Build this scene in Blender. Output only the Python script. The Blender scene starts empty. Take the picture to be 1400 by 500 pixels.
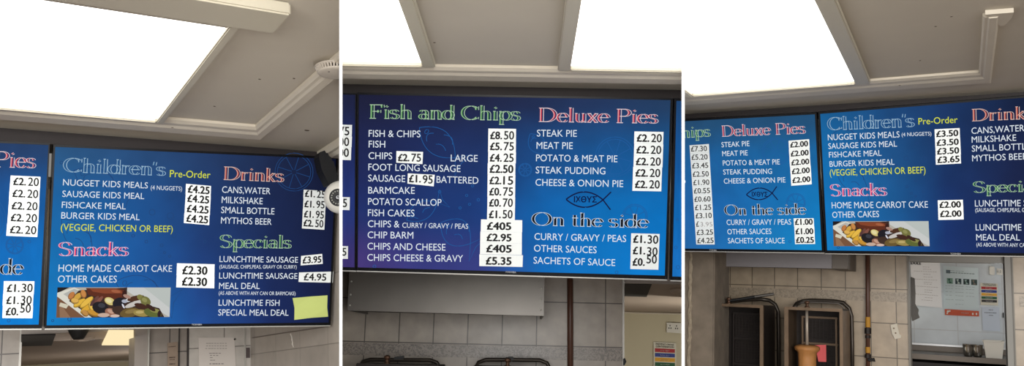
import bpy, bmesh, math, random
import numpy as np
from mathutils import Vector, Matrix
random.seed(7)
COL = bpy.context.scene.collection
SC = bpy.context.scene

# ---------------------------------------------------------------- camera, world, lights, exposure
F = 1150.0                       # focal length in pixels of the 1400 px wide frame
PITCH = math.atan(225 / F)
EYE = np.array([0.0, 0.0, 1.6])
cd = bpy.data.cameras.new('camera'); cam = bpy.data.objects.new('camera', cd); COL.objects.link(cam)
cd.sensor_width = 36.0; cd.lens = 36.0 * F / 1400.0; cd.clip_start = 0.05; cd.clip_end = 100
cam.location = EYE; cam.rotation_euler = (math.pi / 2 + PITCH, 0, 0)
SC.camera = cam
SC.view_settings.view_transform = 'Standard'
SC.view_settings.look = 'None'
SC.view_settings.exposure = 0.0
SC.view_settings.gamma = 1.0
SC.view_settings.use_curve_mapping = False
w = bpy.data.worlds.new('world'); SC.world = w; w.use_nodes = True
w.node_tree.nodes['Background'].inputs[0].default_value = (1.0, 0.95, 0.87, 1)
w.node_tree.nodes['Background'].inputs[1].default_value = 0.262
def area(name, loc, target, size, size_y, power, color):
    l = bpy.data.lights.new(name, 'AREA'); l.shape = 'RECTANGLE'; l.size = size; l.size_y = size_y
    l.energy = power; l.color = color
    o = bpy.data.objects.new(name, l); COL.objects.link(o); o.location = loc
    d = Vector(target) - Vector(loc); o.rotation_euler = d.to_track_quat('-Z', 'Y').to_euler()
    return o
area('front_key_light', (0.0, -2.2, 1.75), (0, 3, 1.9), 5.0, 1.6, 320, (0.98, 0.98, 0.97))  # unseen key light added behind the camera to brighten partitions and stickers
DIFFUSER = 3.0

# ---------------------------------------------------------------- frames of the three views
fw = np.array([0, math.cos(PITCH), math.sin(PITCH)]); rt = np.array([1.0, 0, 0]); up = np.array([0, -math.sin(PITCH), math.cos(PITCH)])
C2W = np.array([rt, up, fw]).T
def ray(p): return np.array([(p[0] - 700) / F, (250 - p[1]) / F, 1.0])
def nrm(v): return v / np.linalg.norm(v)
class Bay:
    """one shop view: local x runs along the screens, y goes into the shop, z is up; origin is the camera"""
    def __init__(s, name, dvp, xvp, sx, tilt, anchor, zdist, cutl, cutr):
        s.name = name
        D = nrm(ray(dvp)); X = sx * ray(xvp); X = nrm(X - D * (X @ D)); U = nrm(np.cross(D, X))
        if U[1] < 0: U = -U
        s.R = np.array([X, D, U]); s.M = C2W @ s.R.T
        t = math.radians(tilt)
        s.A = s.R @ ray(anchor) * zdist
        s.V = np.array([0, -math.sin(t), math.cos(t)]); s.N = np.array([0, -math.cos(t), -math.sin(t)])   # N faces the viewer
        s.cuts = []
        for c, sg in ((cutl, 1), (cutr, -1)):
            if c is None: continue
            n = C2W @ nrm(np.cross(ray((c, 0)), ray((c, 500))))
            r = C2W @ np.array([1.0, 0, 0])
            if n @ r * sg < 0: n = -n
            s.cuts.append(n)          # keep the side where n.(p-eye) > 0
    def W(s, l): return EYE + s.M @ np.asarray(l, float)
    def D(s, v): return s.M @ np.asarray(v, float)
    def L(s, p): return s.R @ ray(p)
    def scr(s, p, off=0.0):           # point of the tilted screen plane, off metres in front of it
        r = s.L(p); A = s.A + s.N * off
        return r * (A @ s.N) / (r @ s.N)
    def dep(s, p, d): r = s.L(p); return r * d / r[1]
    def hz(s, p, h): r = s.L(p); return r * h / r[2]
    def sx(s, p, x): r = s.L(p); return r * x / r[0]
B1 = Bay('left', (-72, 540), (2420, 362), 1, 10, (71, 197), 2.55, None, 464)
B2 = Bay('middle', (718, 473), (-25000, -130), -1, 13, (488.5, 127), 2.6, 468, 932)
B3 = Bay('right', (1317, 415), (-1296, 318), -1, 15, (1117, 154), 3.47, 936, None)

# ---------------------------------------------------------------- materials
def lin(c):
    return tuple(((v / 255) / 12.92 if v / 255 <= .04045 else ((v / 255 + .055) / 1.055) ** 2.4) for v in c) + (1,)
MATS = {}
def mat(name, rgb, rough=.6, metal=0.0, noise=0.0, nscale=20, bump=0.0, spec=.5):
    if name in MATS: return MATS[name]
    m = bpy.data.materials.new(name); m.use_nodes = True; nt = m.node_tree; b = nt.nodes['Principled BSDF']
    c = lin(rgb); b.inputs['Base Color'].default_value = c; b.inputs['Roughness'].default_value = rough
    b.inputs['Metallic'].default_value = metal; b.inputs['Specular IOR Level'].default_value = spec
    if noise or bump:
        tc = nt.nodes.new('ShaderNodeTexCoord'); nz = nt.nodes.new('ShaderNodeTexNoise')
        nz.inputs['Scale'].default_value = nscale; nz.inputs['Detail'].default_value = 5
        nt.links.new(tc.outputs['Object'], nz.inputs['Vector'])
        if noise:
            mx = nt.nodes.new('ShaderNodeMixRGB'); mx.inputs[1].default_value = tuple(v * (1 - noise) for v in c[:3]) + (1,)
            mx.inputs[2].default_value = tuple(min(1, v * (1 + noise)) for v in c[:3]) + (1,)
            nt.links.new(nz.outputs['Fac'], mx.inputs[0]); nt.links.new(mx.outputs[0], b.inputs['Base Color'])
        if bump:
            bp = nt.nodes.new('ShaderNodeBump'); bp.inputs['Strength'].default_value = bump; bp.inputs['Distance'].default_value = .004
            nt.links.new(nz.outputs['Fac'], bp.inputs['Height']); nt.links.new(bp.outputs[0], b.inputs['Normal'])
    MATS[name] = m; return m
def emit(name, rgb, k=1.0):
    if name in MATS: return MATS[name]
    m = bpy.data.materials.new(name); m.use_nodes = True; b = m.node_tree.nodes['Principled BSDF']
    b.inputs['Base Color'].default_value = (.005, .005, .005, 1); b.inputs['Roughness'].default_value = .4
    b.inputs['Specular IOR Level'].default_value = 0
    b.inputs['Emission Color'].default_value = lin(rgb); b.inputs['Emission Strength'].default_value = k
    MATS[name] = m; return m
def tile(name, rgb, grout, w, h, ox, oz, rough=.35, noise=.12, gs=.0025):
    m = bpy.data.materials.new(name); m.use_nodes = True; nt = m.node_tree; b = nt.nodes['Principled BSDF']
    uv = nt.nodes.new('ShaderNodeUVMap'); uv.uv_map = 'UVMap'
    mp = nt.nodes.new('ShaderNodeMapping'); mp.inputs['Location'].default_value = (-ox + 50 * w, -oz + 50 * h, 0)
    br = nt.nodes.new('ShaderNodeTexBrick'); br.offset = 0; br.squash = 1
    br.inputs['Scale'].default_value = 1; br.inputs['Brick Width'].default_value = w; br.inputs['Row Height'].default_value = h
    br.inputs['Mortar Size'].default_value = gs; br.inputs['Mortar Smooth'].default_value = .2; br.inputs['Bias'].default_value = 0
    c = lin(rgb)
    br.inputs['Color1'].default_value = tuple(v * .93 for v in c[:3]) + (1,); br.inputs['Color2'].default_value = tuple(min(1, v * 1.05) for v in c[:3]) + (1,)
    br.inputs['Mortar'].default_value = lin(grout)
    nz = nt.nodes.new('ShaderNodeTexNoise'); nz.inputs['Scale'].default_value = 14; nz.inputs['Detail'].default_value = 6
    nt.links.new(uv.outputs[0], nz.inputs['Vector'])
    mr = nt.nodes.new('ShaderNodeMapRange'); mr.inputs['From Min'].default_value = .3; mr.inputs['From Max'].default_value = .7
    mr.inputs['To Min'].default_value = 1 - noise; mr.inputs['To Max'].default_value = 1 + noise
    nt.links.new(nz.outputs['Fac'], mr.inputs['Value'])
    mul = nt.nodes.new('ShaderNodeVectorMath'); mul.operation = 'SCALE'
    nt.links.new(uv.outputs[0], mp.inputs['Vector']); nt.links.new(mp.outputs[0], br.inputs['Vector'])
    nt.links.new(br.outputs['Color'], mul.inputs[0]); nt.links.new(mr.outputs[0], mul.inputs['Scale'])
    nt.links.new(mul.outputs[0], b.inputs['Base Color']); b.inputs['Roughness'].default_value = rough
    bp = nt.nodes.new('ShaderNodeBump'); bp.inputs['Strength'].default_value = .6; bp.inputs['Distance'].default_value = .002; bp.invert = True
    nt.links.new(br.outputs['Fac'], bp.inputs['Height']); nt.links.new(bp.outputs[0], b.inputs['Normal'])
    return m
def border_mat(name, rgb, dark, sc=55):
    m = bpy.data.materials.new(name); m.use_nodes = True; nt = m.node_tree; b = nt.nodes['Principled BSDF']
    uv = nt.nodes.new('ShaderNodeUVMap'); uv.uv_map = 'UVMap'
    v = nt.nodes.new('ShaderNodeTexNoise'); v.inputs['Scale'].default_value = sc; v.inputs['Detail'].default_value = 3; v.inputs['Distortion'].default_value = 2.5
    r = nt.nodes.new('ShaderNodeValToRGB'); r.color_ramp.elements[0].position = .42; r.color_ramp.elements[1].position = .56
    r.color_ramp.elements[0].color = lin(dark); r.color_ramp.elements[1].color = lin(rgb)
    nt.links.new(uv.outputs[0], v.inputs['Vector']); nt.links.new(v.outputs['Fac'], r.inputs[0]); nt.links.new(r.outputs[0], b.inputs['Base Color'])
    b.inputs['Roughness'].default_value = .35
    return m
def vcol_mat():
    m = bpy.data.materials.new('lit_menu_background'); m.use_nodes = True; nt = m.node_tree; b = nt.nodes['Principled BSDF']
    a = nt.nodes.new('ShaderNodeVertexColor'); a.layer_name = 'Col'
    nz = nt.nodes.new('ShaderNodeTexNoise'); uv = nt.nodes.new('ShaderNodeUVMap'); uv.uv_map = 'UVMap'
    nz.inputs['Scale'].default_value = 9; nz.inputs['Detail'].default_value = 2
    mr = nt.nodes.new('ShaderNodeMapRange'); mr.inputs['To Min'].default_value = .8; mr.inputs['To Max'].default_value = 1.2
    vm = nt.nodes.new('ShaderNodeVectorMath'); vm.operation = 'SCALE'
    nt.links.new(uv.outputs[0], nz.inputs['Vector']); nt.links.new(nz.outputs['Fac'], mr.inputs['Value'])
    nt.links.new(a.outputs[0], vm.inputs[0]); nt.links.new(mr.outputs[0], vm.inputs['Scale'])
    b.inputs['Base Color'].default_value = (.004, .004, .006, 1); b.inputs['Roughness'].default_value = .35; b.inputs['Specular IOR Level'].default_value = 0
    nt.links.new(vm.outputs[0], b.inputs['Emission Color']); b.inputs['Emission Strength'].default_value = 1.0
    return m
M_DISP = vcol_mat()
M_CEIL = mat('painted_ceiling', (197, 188, 172), .75, noise=.05, nscale=6, bump=.15)
M_TRIM = mat('cream_gloss_trim', (208, 198, 180), .55, noise=.03)
M_FRAME = mat('light_frame', (196, 188, 168), .4)
M_GAP_SHADE = mat('gap_shade_board', (40, 33, 32), .7, noise=.2, nscale=12)  # shade of the gap above the screens, put into the colour
M_BEZEL = mat('black_plastic', (9, 9, 13), .35, spec=.15)
M_SILVER = mat('silver_lip', (190, 188, 182), .35, .6)
M_STEEL = mat('brushed_steel', (104, 100, 95), .42, .8, noise=.15, nscale=9)
M_STEEL_D = mat('dull_steel', (112, 104, 96), .5, .5, noise=.2, nscale=10)
M_PAPER = mat('sticker_paper', (240, 244, 242), .75, noise=.03, nscale=40)
M_INK = mat('black_ink', (14, 14, 16), .6)
M_GREYINK = mat('faded_grey_ink', (165, 160, 160), .7)
M_WHITE = mat('white_plastic', (225, 222, 212), .4)
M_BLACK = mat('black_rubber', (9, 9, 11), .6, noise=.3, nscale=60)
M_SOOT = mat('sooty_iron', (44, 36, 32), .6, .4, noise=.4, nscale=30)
M_SOOT_L = mat('stained_steel', (112, 92, 72), .5, .5, noise=.35, nscale=18)
M_PIPE = mat('brown_pipe', (88, 56, 42), .45, noise=.25, nscale=15)
T_WHITE = emit('lit_white_text', (222, 230, 238))
T_YEL = emit('lit_yellow_text', (214, 222, 60))
T_OUT = {'green': (emit('lit_green', (66, 128, 62)), emit('lit_pale_green', (176, 206, 172))),
         'red': (emit('lit_red', (205, 50, 60)), emit('lit_pale_pink', (226, 205, 210))),
         'pink': (emit('lit_pink', (235, 25, 85)), emit('lit_pale_rose', (240, 205, 222))),
         'blue': (emit('lit_dull_blue', (44, 92, 138)), emit('lit_pale_blue', (158, 190, 212))),
         'orange': (emit('lit_orange', (190, 82, 58)), emit('lit_pale_peach', (222, 190, 178))),
         'black': (emit('lit_black', (8, 12, 24)), emit('lit_grey_white', (205, 218, 230)))}
T_LINE = emit('lit_sketch_line', (28, 66, 118))
T_LINE_L = emit('lit_sketch_line_bright', (28, 90, 156))
T_NAVY = emit('lit_navy', (10, 20, 66))

# ---------------------------------------------------------------- mesh helpers (all shapes are built in world space, then moved to their origin)
def wloc(o):
    v = Vector((0, 0, 0))
    while o is not None: v += o.location; o = o.parent
    return v
def cut(bm, bay, solid):
    if bay is None: return
    for n in bay.cuts:
        d = [(np.array(v.co) - EYE) @ n for v in bm.verts]
        if not d or min(d) > -1e-5: continue
        r = bmesh.ops.bisect_plane(bm, geom=list(bm.verts) + list(bm.edges) + list(bm.faces), dist=1e-6,
                                   plane_co=Vector(EYE), plane_no=Vector(n), clear_inner=True, clear_outer=False)
        if solid:
            es = [e for e in r['geom_cut'] if isinstance(e, bmesh.types.BMEdge)]
            if es:
                try: bmesh.ops.edgeloop_fill(bm, edges=es)
                except Exception: pass
def finish(name, bm, m, parent=None, bay=None, smooth=False, solid=True):
    cut(bm, bay, solid)
    if not bm.verts: bm.free(); return None
    if solid: bmesh.ops.recalc_face_normals(bm, faces=bm.faces)
    me = bpy.data.meshes.new(name)
    if parent is None:
        lo = [min(v.co[i] for v in bm.verts) for i in range(3)]; hi = [max(v.co[i] for v in bm.verts) for i in range(3)]
        loc = Vector(((lo[0] + hi[0]) / 2, (lo[1] + hi[1]) / 2, lo[2]))
    else: loc = Vector((0, 0, 0))
    off = loc if parent is None else wloc(parent)
    for v in bm.verts: v.co -= off
    bm.to_mesh(me); bm.free()
    for x in (m if isinstance(m, (list, tuple)) else [m]): me.materials.append(x)
    if smooth:
        for p in me.polygons: p.use_smooth = True
    o = bpy.data.objects.new(name, me); COL.objects.link(o); o.location = loc
    if parent is not None: o.parent = parent; o.location = (0, 0, 0)
    return o
def tag(o, label=None, cat=None, group=None, kind=None):
    if o is None: return None
    if label: o['label'] = label
    if cat: o['category'] = cat
    if group: o['group'] = group
    if kind: o['kind'] = kind
    return o
def empty(name, loc, label, cat, group=None):
    o = bpy.data.objects.new(name, None); COL.objects.link(o); o.location = Vector(loc); o.empty_display_size = .05
    return tag(o, label, cat, group)
def hexa(bm, p):                      # eight points: 0-3 front face ring, 4-7 back ring
    v = [bm.verts.new(Vector(q)) for q in p]
    for f in ((0, 1, 2, 3), (7, 6, 5, 4), (0, 4, 5, 1), (1, 5, 6, 2), (2, 6, 7, 3), (3, 7, 4, 0)): bm.faces.new([v[i] for i in f])
    return v
def lbox(bm, bay, x0, x1, y0, y1, z0, z1):
    ps = [(x0, y0, z0), (x1, y0, z0), (x1, y0, z1), (x0, y0, z1), (x0, y1, z0), (x1, y1, z0), (x1, y1, z1), (x0, y1, z1)]
    return hexa(bm, [bay.W(q) for q in ps])
def prism(bm, front, back):           # polygon extruded: lists of world points
    a = [bm.verts.new(Vector(q)) for q in front]; b = [bm.verts.new(Vector(q)) for q in back]; n = len(a)
    bm.faces.new(a); bm.faces.new(b[::-1])
    for i in range(n): bm.faces.new((a[i], b[i], b[(i + 1) % n], a[(i + 1) % n]))
def uvs(bm, bay, ax=(0, 2)):
    uvl = bm.loops.layers.uv.new('UVMap')
    for f in bm.faces:
        for l in f.loops:
            q = bay.M.T @ (np.array(l.vert.co) - EYE); l[uvl].uv = (q[ax[0]], q[ax[1]])
def wpoly(bm, bay, pts, d, th, uv=True):   # pixel polygon on the upright plane y=d, th metres deep behind it
    fr = [bay.dep(p, d) for p in pts]; bk = [q + np.array([0, th, 0]) for q in fr]
    prism(bm, [bay.W(q) for q in fr], [bay.W(q) for q in bk])
def wslab(name, bay, pts, d, th, m, parent=None, bev=0):
    bm = bmesh.new(); wpoly(bm, bay, pts, d, th)
    if bev: bmesh.ops.bevel(bm, geom=list(bm.edges), offset=bev, segments=2, affect='EDGES')
    uvs(bm, bay)
    return finish(name, bm, m, parent, bay)
def box_obj(name, bay, m, dims, parent=None, bev=0, ax=(0, 2)):
    bm = bmesh.new(); lbox(bm, bay, *dims)
    if bev: bmesh.ops.bevel(bm, geom=list(bm.edges), offset=bev, segments=2, affect='EDGES')
    uvs(bm, bay, ax)
    return finish(name, bm, m, parent, bay)
def tube(bm, pts, r, n=8):
    pts = [Vector(p) for p in pts]; rings = []
    for i, p in enumerate(pts):
        a = pts[max(i - 1, 0)]; b = pts[min(i + 1, len(pts) - 1)]; t = (b - a).normalized()
        u = t.cross(Vector((0.3, 0.2, 1))); u = u.normalized() if u.length > 1e-4 else Vector((1, 0, 0)); v = t.cross(u)
        rr = r[i] if isinstance(r, (list, tuple)) else r
        rings.append([bm.verts.new(p + (u * math.cos(k * 2 * math.pi / n) + v * math.sin(k * 2 * math.pi / n)) * rr) for k in range(n)])
    for a, b in zip(rings, rings[1:]):
        for k in range(n): bm.faces.new((a[k], a[(k + 1) % n], b[(k + 1) % n], b[k]))
    bm.faces.new(rings[0][::-1]); bm.faces.new(rings[-1])
def lathe(bm, o, axis, prof, n=32):   # prof: (radius, distance along axis)
    o = Vector(o); a = Vector(axis).normalized(); u = a.orthogonal().normalized(); v = a.cross(u); rings = []
    for r, h in prof:
        rings.append([bm.verts.new(o + a * h + (u * math.cos(k * 2 * math.pi / n) + v * math.sin(k * 2 * math.pi / n)) * max(r, 1e-4)) for k in range(n)])
    for p, q in zip(rings, rings[1:]):
        for k in range(n): bm.faces.new((p[k], p[(k + 1) % n], q[(k + 1) % n], q[k]))
    bm.faces.new(rings[0][::-1]); bm.faces.new(rings[-1])
def sarc(p, q, bulge, n=10):          # arc in any pixel/2D space
    x0, y0 = p; x1, y1 = q; nx, ny = -(y1 - y0), (x1 - x0)
    return [(x0 + (x1 - x0) * t + nx * bulge * 4 * t * (1 - t), y0 + (y1 - y0) * t + ny * bulge * 4 * t * (1 - t)) for t in [i / n for i in range(n + 1)]]
def earc(cx, cy, rx, ry, a0, a1, n=14):
    return [(cx + rx * math.cos(math.radians(a0 + (a1 - a0) * i / n)), cy + ry * math.sin(math.radians(a0 + (a1 - a0) * i / n))) for i in range(n + 1)]

# ---------------------------------------------------------------- lettering
_tc = {}
def text_geo(s, offset=0.0):
    k = (s, offset)
    if k in _tc: return _tc[k]
    cu = bpy.data.curves.new('lettering', 'FONT'); cu.body = s; cu.offset = offset; cu.resolution_u = 3; cu.fill_mode = 'FRONT'
    ob = bpy.data.objects.new('lettering', cu); COL.objects.link(ob)
    dg = bpy.context.evaluated_depsgraph_get(); dg.update()
    me = bpy.data.meshes.new_from_object(ob.evaluated_get(dg))
    vs = [tuple(v.co)[:2] for v in me.vertices]; fs = [tuple(p.vertices) for p in me.polygons]
    bpy.data.objects.remove(ob); bpy.data.curves.remove(cu); bpy.data.meshes.remove(me)
    xs = [v[0] for v in vs]
    _tc[k] = (vs, fs, min(xs), max(xs)); return _tc[k]
_H = text_geo('H'); CAP = max(v[1] for v in _H[0])
def put_geo(bm, vs, fs, place, mi=0):
    bv = [bm.verts.new(Vector(place(v))) for v in vs]
    for f in fs:
        try: fc = bm.faces.new([bv[i] for i in f]); fc.material_index = mi
        except ValueError: pass
def line_place(bay, pt, x0, y0, x1, y1, cap, off, xmin, xmax, capu):
    P0 = pt((x0, y0), off); P1 = pt((x1, y1), off); Q = pt((x0, y0 - cap), off)
    up_ = bay.V if pt == bay.scr else np.array([0, 0, 1.0])
    H = (Q - P0) @ up_; k = H / capu; ex = (P1 - P0) / (xmax - xmin)
    return lambda v: bay.W(P0 + ex * (v[0] - xmin) + up_ * (v[1] * k))
def write(name, bay, parent, s, x0, y0, x1, y1, cap, m, off=.0008, bold=0.0, pt=None):
    pt = pt or bay.scr
    vs, fs, a, b = text_geo(s, 0.0)
    bm = bmesh.new(); pl = line_place(bay, pt, x0, y0, x1, y1, cap, off, a - bold, b + bold, CAP)
    for dx, dy in ([(0, 0)] if bold <= 0 else [(bold, 0), (-bold, 0), (0, bold * .7), (0, -bold * .7), (bold * .7, bold * .5), (-bold * .7, -bold * .5)]):   # heavier strokes
        put_geo(bm, [(v[0] + dx, v[1] + dy) for v in vs], fs, pl)
    return finish(name, bm, m, parent, bay, solid=False)

# inline serif capitals and lower case, one unit = cap height: (advance, strokes)
XH = .64
def st(x, y0, y1): return [(x, y0), (x, y1)]
def sf(x0, x1, y): return [(x0, y), (x1, y)]
bowl = lambda cx, a0=0, a1=360: earc(cx, XH / 2, .25, XH / 2, a0, a1, 20)
S_UP = lambda w, h: ([(w * .86, h * .78)] + earc(w * .48, h * .77, w * .38, h * .22, 25, 235, 10) + earc(w * .5, h * .25, w * .42, h * .25, 60, -155, 12))
GL = {
 'F': (.78, [st(.2, 0, 1), sf(.05, .72, 1), [(.72, 1), (.74, .8)], sf(.2, .55, .52), st(.55, .42, .62), sf(.05, .38, 0)]),
 'C': (.95, [earc(.5, .5, .42, .5, 42, 318, 22), st(.82, .72, .98), st(.82, .05, .2)]),
 'D': (1.0, [st(.2, 0, 1), sf(.05, .45, 1), sf(.05, .45, 0), earc(.42, .5, .48, .5, 90, -90, 18)]),
 'P': (.8, [st(.2, 0, 1), sf(.05, .42, 1), sf(.05, .38, 0), earc(.42, .74, .3, .26, 90, -90, 12), sf(.2, .42, .48)]),
 'S': (.72, [S_UP(.66, 1.0)]),
 'O': (1.05, [earc(.5, .5, .45, .5, 0, 360, 28)]),
 'i': (.34, [st(.17, 0, XH), sf(.04, .17, XH), sf(.04, .3, 0), [(.12, .85), (.22, .93)]]),
 's': (.5, [S_UP(.44, XH)]),
 'h': (.66, [st(.15, 0, 1.04), sf(.03, .15, 1.04), sf(.03, .27, 0), earc(.32, XH - .2, .18, .2, 170, 0, 10), st(.5, 0, XH - .2), sf(.4, .62, 0)]),
 'n': (.66, [st(.15, 0, XH), sf(.03, .15, XH), sf(.03, .27, 0), earc(.32, XH - .2, .18, .2, 170, 0, 10), st(.5, 0, XH - .2), sf(.4, .62, 0)]),
 'a': (.58, [earc(.26, XH - .18, .17, .18, 160, 0, 10), st(.43, 0, XH - .18), earc(.25, .18, .18, .18, 20, 340, 14), sf(.43, .56, 0)]),
 'd': (.64, [bowl(.28), st(.5, 0, 1.04), sf(.38, .5, 1.04), sf(.5, .62, 0)]),
 'p': (.64, [st(.14, -.32, XH), sf(.02, .14, XH), sf(.02, .28, -.32), bowl(.36)]),
 'e': (.56, [earc(.28, XH / 2, .24, XH / 2, 8, 325, 20), sf(.05, .52, XH * .56)]),
 'l': (.32, [st(.16, 0, 1.04), sf(.03, .16, 1.04), sf(.03, .3, 0)]),
 'u': (.66, [st(.15, .2, XH), sf(.03, .15, XH), earc(.31, .2, .16, .2, 180, 340, 10), st(.5, 0, XH), sf(.38, .5, XH), sf(.5, .62, 0)]),
 'x': (.58, [[(.08, XH), (.48, 0)], [(.48, XH), (.08, 0)], sf(.0, .2, XH), sf(.36, .56, XH), sf(.0, .2, 0), sf(.36, .56, 0)]),
 'r': (.46, [st(.15, 0, XH), sf(.03, .15, XH), sf(.03, .28, 0), earc(.32, XH - .17, .14, .15, 165, 40, 8)]),
 'k': (.62, [st(.15, 0, 1.04), sf(.03, .15, 1.04), sf(.03, .27, 0), [(.15, .26), (.48, XH)], [(.26, .36), (.5, 0)], sf(.42, .6, 0), sf(.36, .58, XH)]),
 'c': (.54, [earc(.28, XH / 2, .24, XH / 2, 45, 320, 18), st(.46, .44, .6)]),
 't': (.42, [st(.18, .08, .86), sf(.04, .36, XH), earc(.28, .1, .1, .1, 180, 320, 6)]),
 "'": (.22, [[(.12, 1.0), (.08, .74)]]), ' ': (.32, []), 'o': (.58, [bowl(.29)]),
}
def ribbon_geo(pts, wfun, side):      # side: (a,b) fractions of the width from -1..1, plus absolute pads
    out = []; n = len(pts)
    closed = n > 3 and math.dist(pts[0], pts[-1]) < 1e-6
    for i, p in enumerate(pts):
        if closed and i in (0, n - 1): a, b = pts[n - 2], pts[1]
        else: a = pts[max(i - 1, 0)]; b = pts[min(i + 1, n - 1)]
        tx, ty = b[0] - a[0], b[1] - a[1]; L = math.hypot(tx, ty) or 1; tx /= L; ty /= L
        if ty < 0 or (abs(ty) < 1e-6 and tx < 0): nx, ny = -ty, tx
        else: nx, ny = ty, -tx
        if nx < 0: nx, ny = -nx, -ny
        w = wfun(abs(ty)); out.append((p, (nx, ny), w))
    vs = []; fs = []
    for (p, nn, w) in out:
        for (f, pad) in side: d = f * w / 2 + pad; vs.append((p[0] + nn[0] * d, p[1] + nn[1] * d))
    for i in range(n - 1): fs.append((2 * i, 2 * i + 1, 2 * i + 3, 2 * i + 2))
    return vs, fs
def heading(bay, parent, s, x0, y0, x1, y1, cap, color):
    mc, mo = T_OUT[color]
    wf = lambda c: .02 + .14 * c ** 1.5; e = .017
    V = []; x = 0
    for ch in s:
        adv, strokes = GL[ch]
        for pl in strokes: V.append([(px + x, py) for px, py in pl])
        x += adv
    xmax = x - .05
    bm = bmesh.new()
    pl0 = line_place(bay, bay.scr, x0, y0, x1, y1, cap, .0006, 0, xmax, 1.0)
    pl1 = line_place(bay, bay.scr, x0, y0, x1, y1, cap, .0010, 0, xmax, 1.0)
    for pts in V:
        fill = ((-1, 0), (1, 0)) if color == 'black' else ((-1, -.01), (.15, 0))
        put_geo(bm, *ribbon_geo([(a - .02, b) for a, b in pts], wf, fill), pl0, 0)
        put_geo(bm, *ribbon_geo(pts, wf, ((1, -e), (1, e))), pl1, 1)
        put_geo(bm, *ribbon_geo(pts, wf, ((-1, -e * .8), (-1, e * .8))), pl1, 1)
    return finish('heading', bm, [mc, mo], parent, bay, solid=False)
def lines_on(name, bay, parent, polys, width, m, off=.0004, pt=None):
    pt = pt or bay.scr; bm = bmesh.new()
    for pts in polys:
        vs, fs = ribbon_geo(pts, lambda c: width, ((-1, 0), (1, 0)))
        put_geo(bm, vs, fs, lambda v: bay.W(pt(v, off)))
    return finish(name, bm, m, parent, bay, solid=False)

# ---------------------------------------------------------------- screens
def bil(q, u, v):                     # q: TL TR BR BL ; u right, v down
    return (q[0] * (1 - u) + q[1] * u) * (1 - v) + (q[3] * (1 - u) + q[2] * u) * v
def screen(bay, outer, disp, grid, label, lip=True):
    TH = .045
    O = [bay.scr(p) for p in outer]; Dq = [bay.scr(p) for p in disp]
    base = bay.W((O[2] + O[3]) / 2)
    root = empty('menu_screen', base, label, 'menu screen', 'menu screens hung above the counter')
    # casing: bezel ring round the display recess, plus the back
    bm = bmesh.new(); fr = [bay.W(q + bay.N * .003) for q in O]; bk = [bay.W(q - bay.N * TH) for q in O]; di = [bay.W(q + bay.N * .003) for q in Dq]; dj = [bay.W(q - bay.N * .002) for q in Dq]
    a = [bm.verts.new(Vector(q)) for q in fr]; b = [bm.verts.new(Vector(q)) for q in bk]; c = [bm.verts.new(Vector(q)) for q in di]; d = [bm.verts.new(Vector(q)) for q in dj]
    for i in range(4):
        j = (i + 1) % 4
        bm.faces.new((a[i], a[j], c[j], c[i])); bm.faces.new((c[i], c[j], d[j], d[i])); bm.faces.new((a[j], a[i], b[i], b[j]))
    bm.faces.new(b[::-1]); bm.faces.new(d)
    finish('casing', bm, M_BEZEL, root, bay)
    if lip:
        bm = bmesh.new()
        ps = [O[3] + bay.N * .001, O[2] + bay.N * .001, O[2] + bay.N * .001 - bay.V * .004, O[3] + bay.N * .001 - bay.V * .004]
        hexa(bm, [bay.W(q) for q in ps] + [bay.W(q - bay.N * .03) for q in ps])
        tag(finish('bottom_lip', bm, M_SILVER, root, bay), 'silver bottom lip')
    # display
    bm = bmesh.new(); cl = bm.loops.layers.color.new('Col') if False else bm.loops.layers.float_color.new('Col'); uvl = bm.loops.layers.uv.new('UVMap')
    NX, NY = 30, 18; G = np.array([[lin(c)[:3] for c in r] for r in grid])
    def gc(u, v):
        y = v * (G.shape[0] - 1); x = u * (G.shape[1] - 1); i = min(int(y), G.shape[0] - 2) if G.shape[0] > 1 else 0; j = min(int(x), G.shape[1] - 2) if G.shape[1] > 1 else 0
        fy, fx = y - i, x - j; fy = fy * fy * (3 - 2 * fy); 
        j1 = min(j + 1, G.shape[1] - 1); i1 = min(i + 1, G.shape[0] - 1)
        return (G[i, j] * (1 - fx) + G[i, j1] * fx) * (1 - fy) + (G[i1, j] * (1 - fx) + G[i1, j1] * fx) * fy
    G = G * np.array([.97, 1.0, .92])
    vv = [[bm.verts.new(Vector(bay.W(bil(Dq, i / NX, j / NY)))) for i in range(NX + 1)] for j in range(NY + 1)]
    for j in range(NY):
        for i in range(NX):
            f = bm.faces.new((vv[j][i], vv[j + 1][i], vv[j + 1][i + 1], vv[j][i + 1]))
            for l, (a_, b_) in zip(f.loops, ((i, j), (i, j + 1), (i + 1, j + 1), (i + 1, j))):
                l[cl] = tuple(gc(a_ / NX, b_ / NY)) + (1,); l[uvl].uv = (a_ / NX * .9, -b_ / NY * .55)
    disp_o = finish('display', bm, M_DISP, root, bay, solid=False)
    return root, disp_o
def menu(bay, disp, rows, m=T_WHITE):
    for r in rows:
        s, x0, y0, x1, y1 = r[:5]; cap = r[5] if len(r) > 5 else 9.2
        write('menu_line', bay, disp, s, x0, y0, x1, y1, cap, r[6] if len(r) > 6 else m, bold=0)
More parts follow.
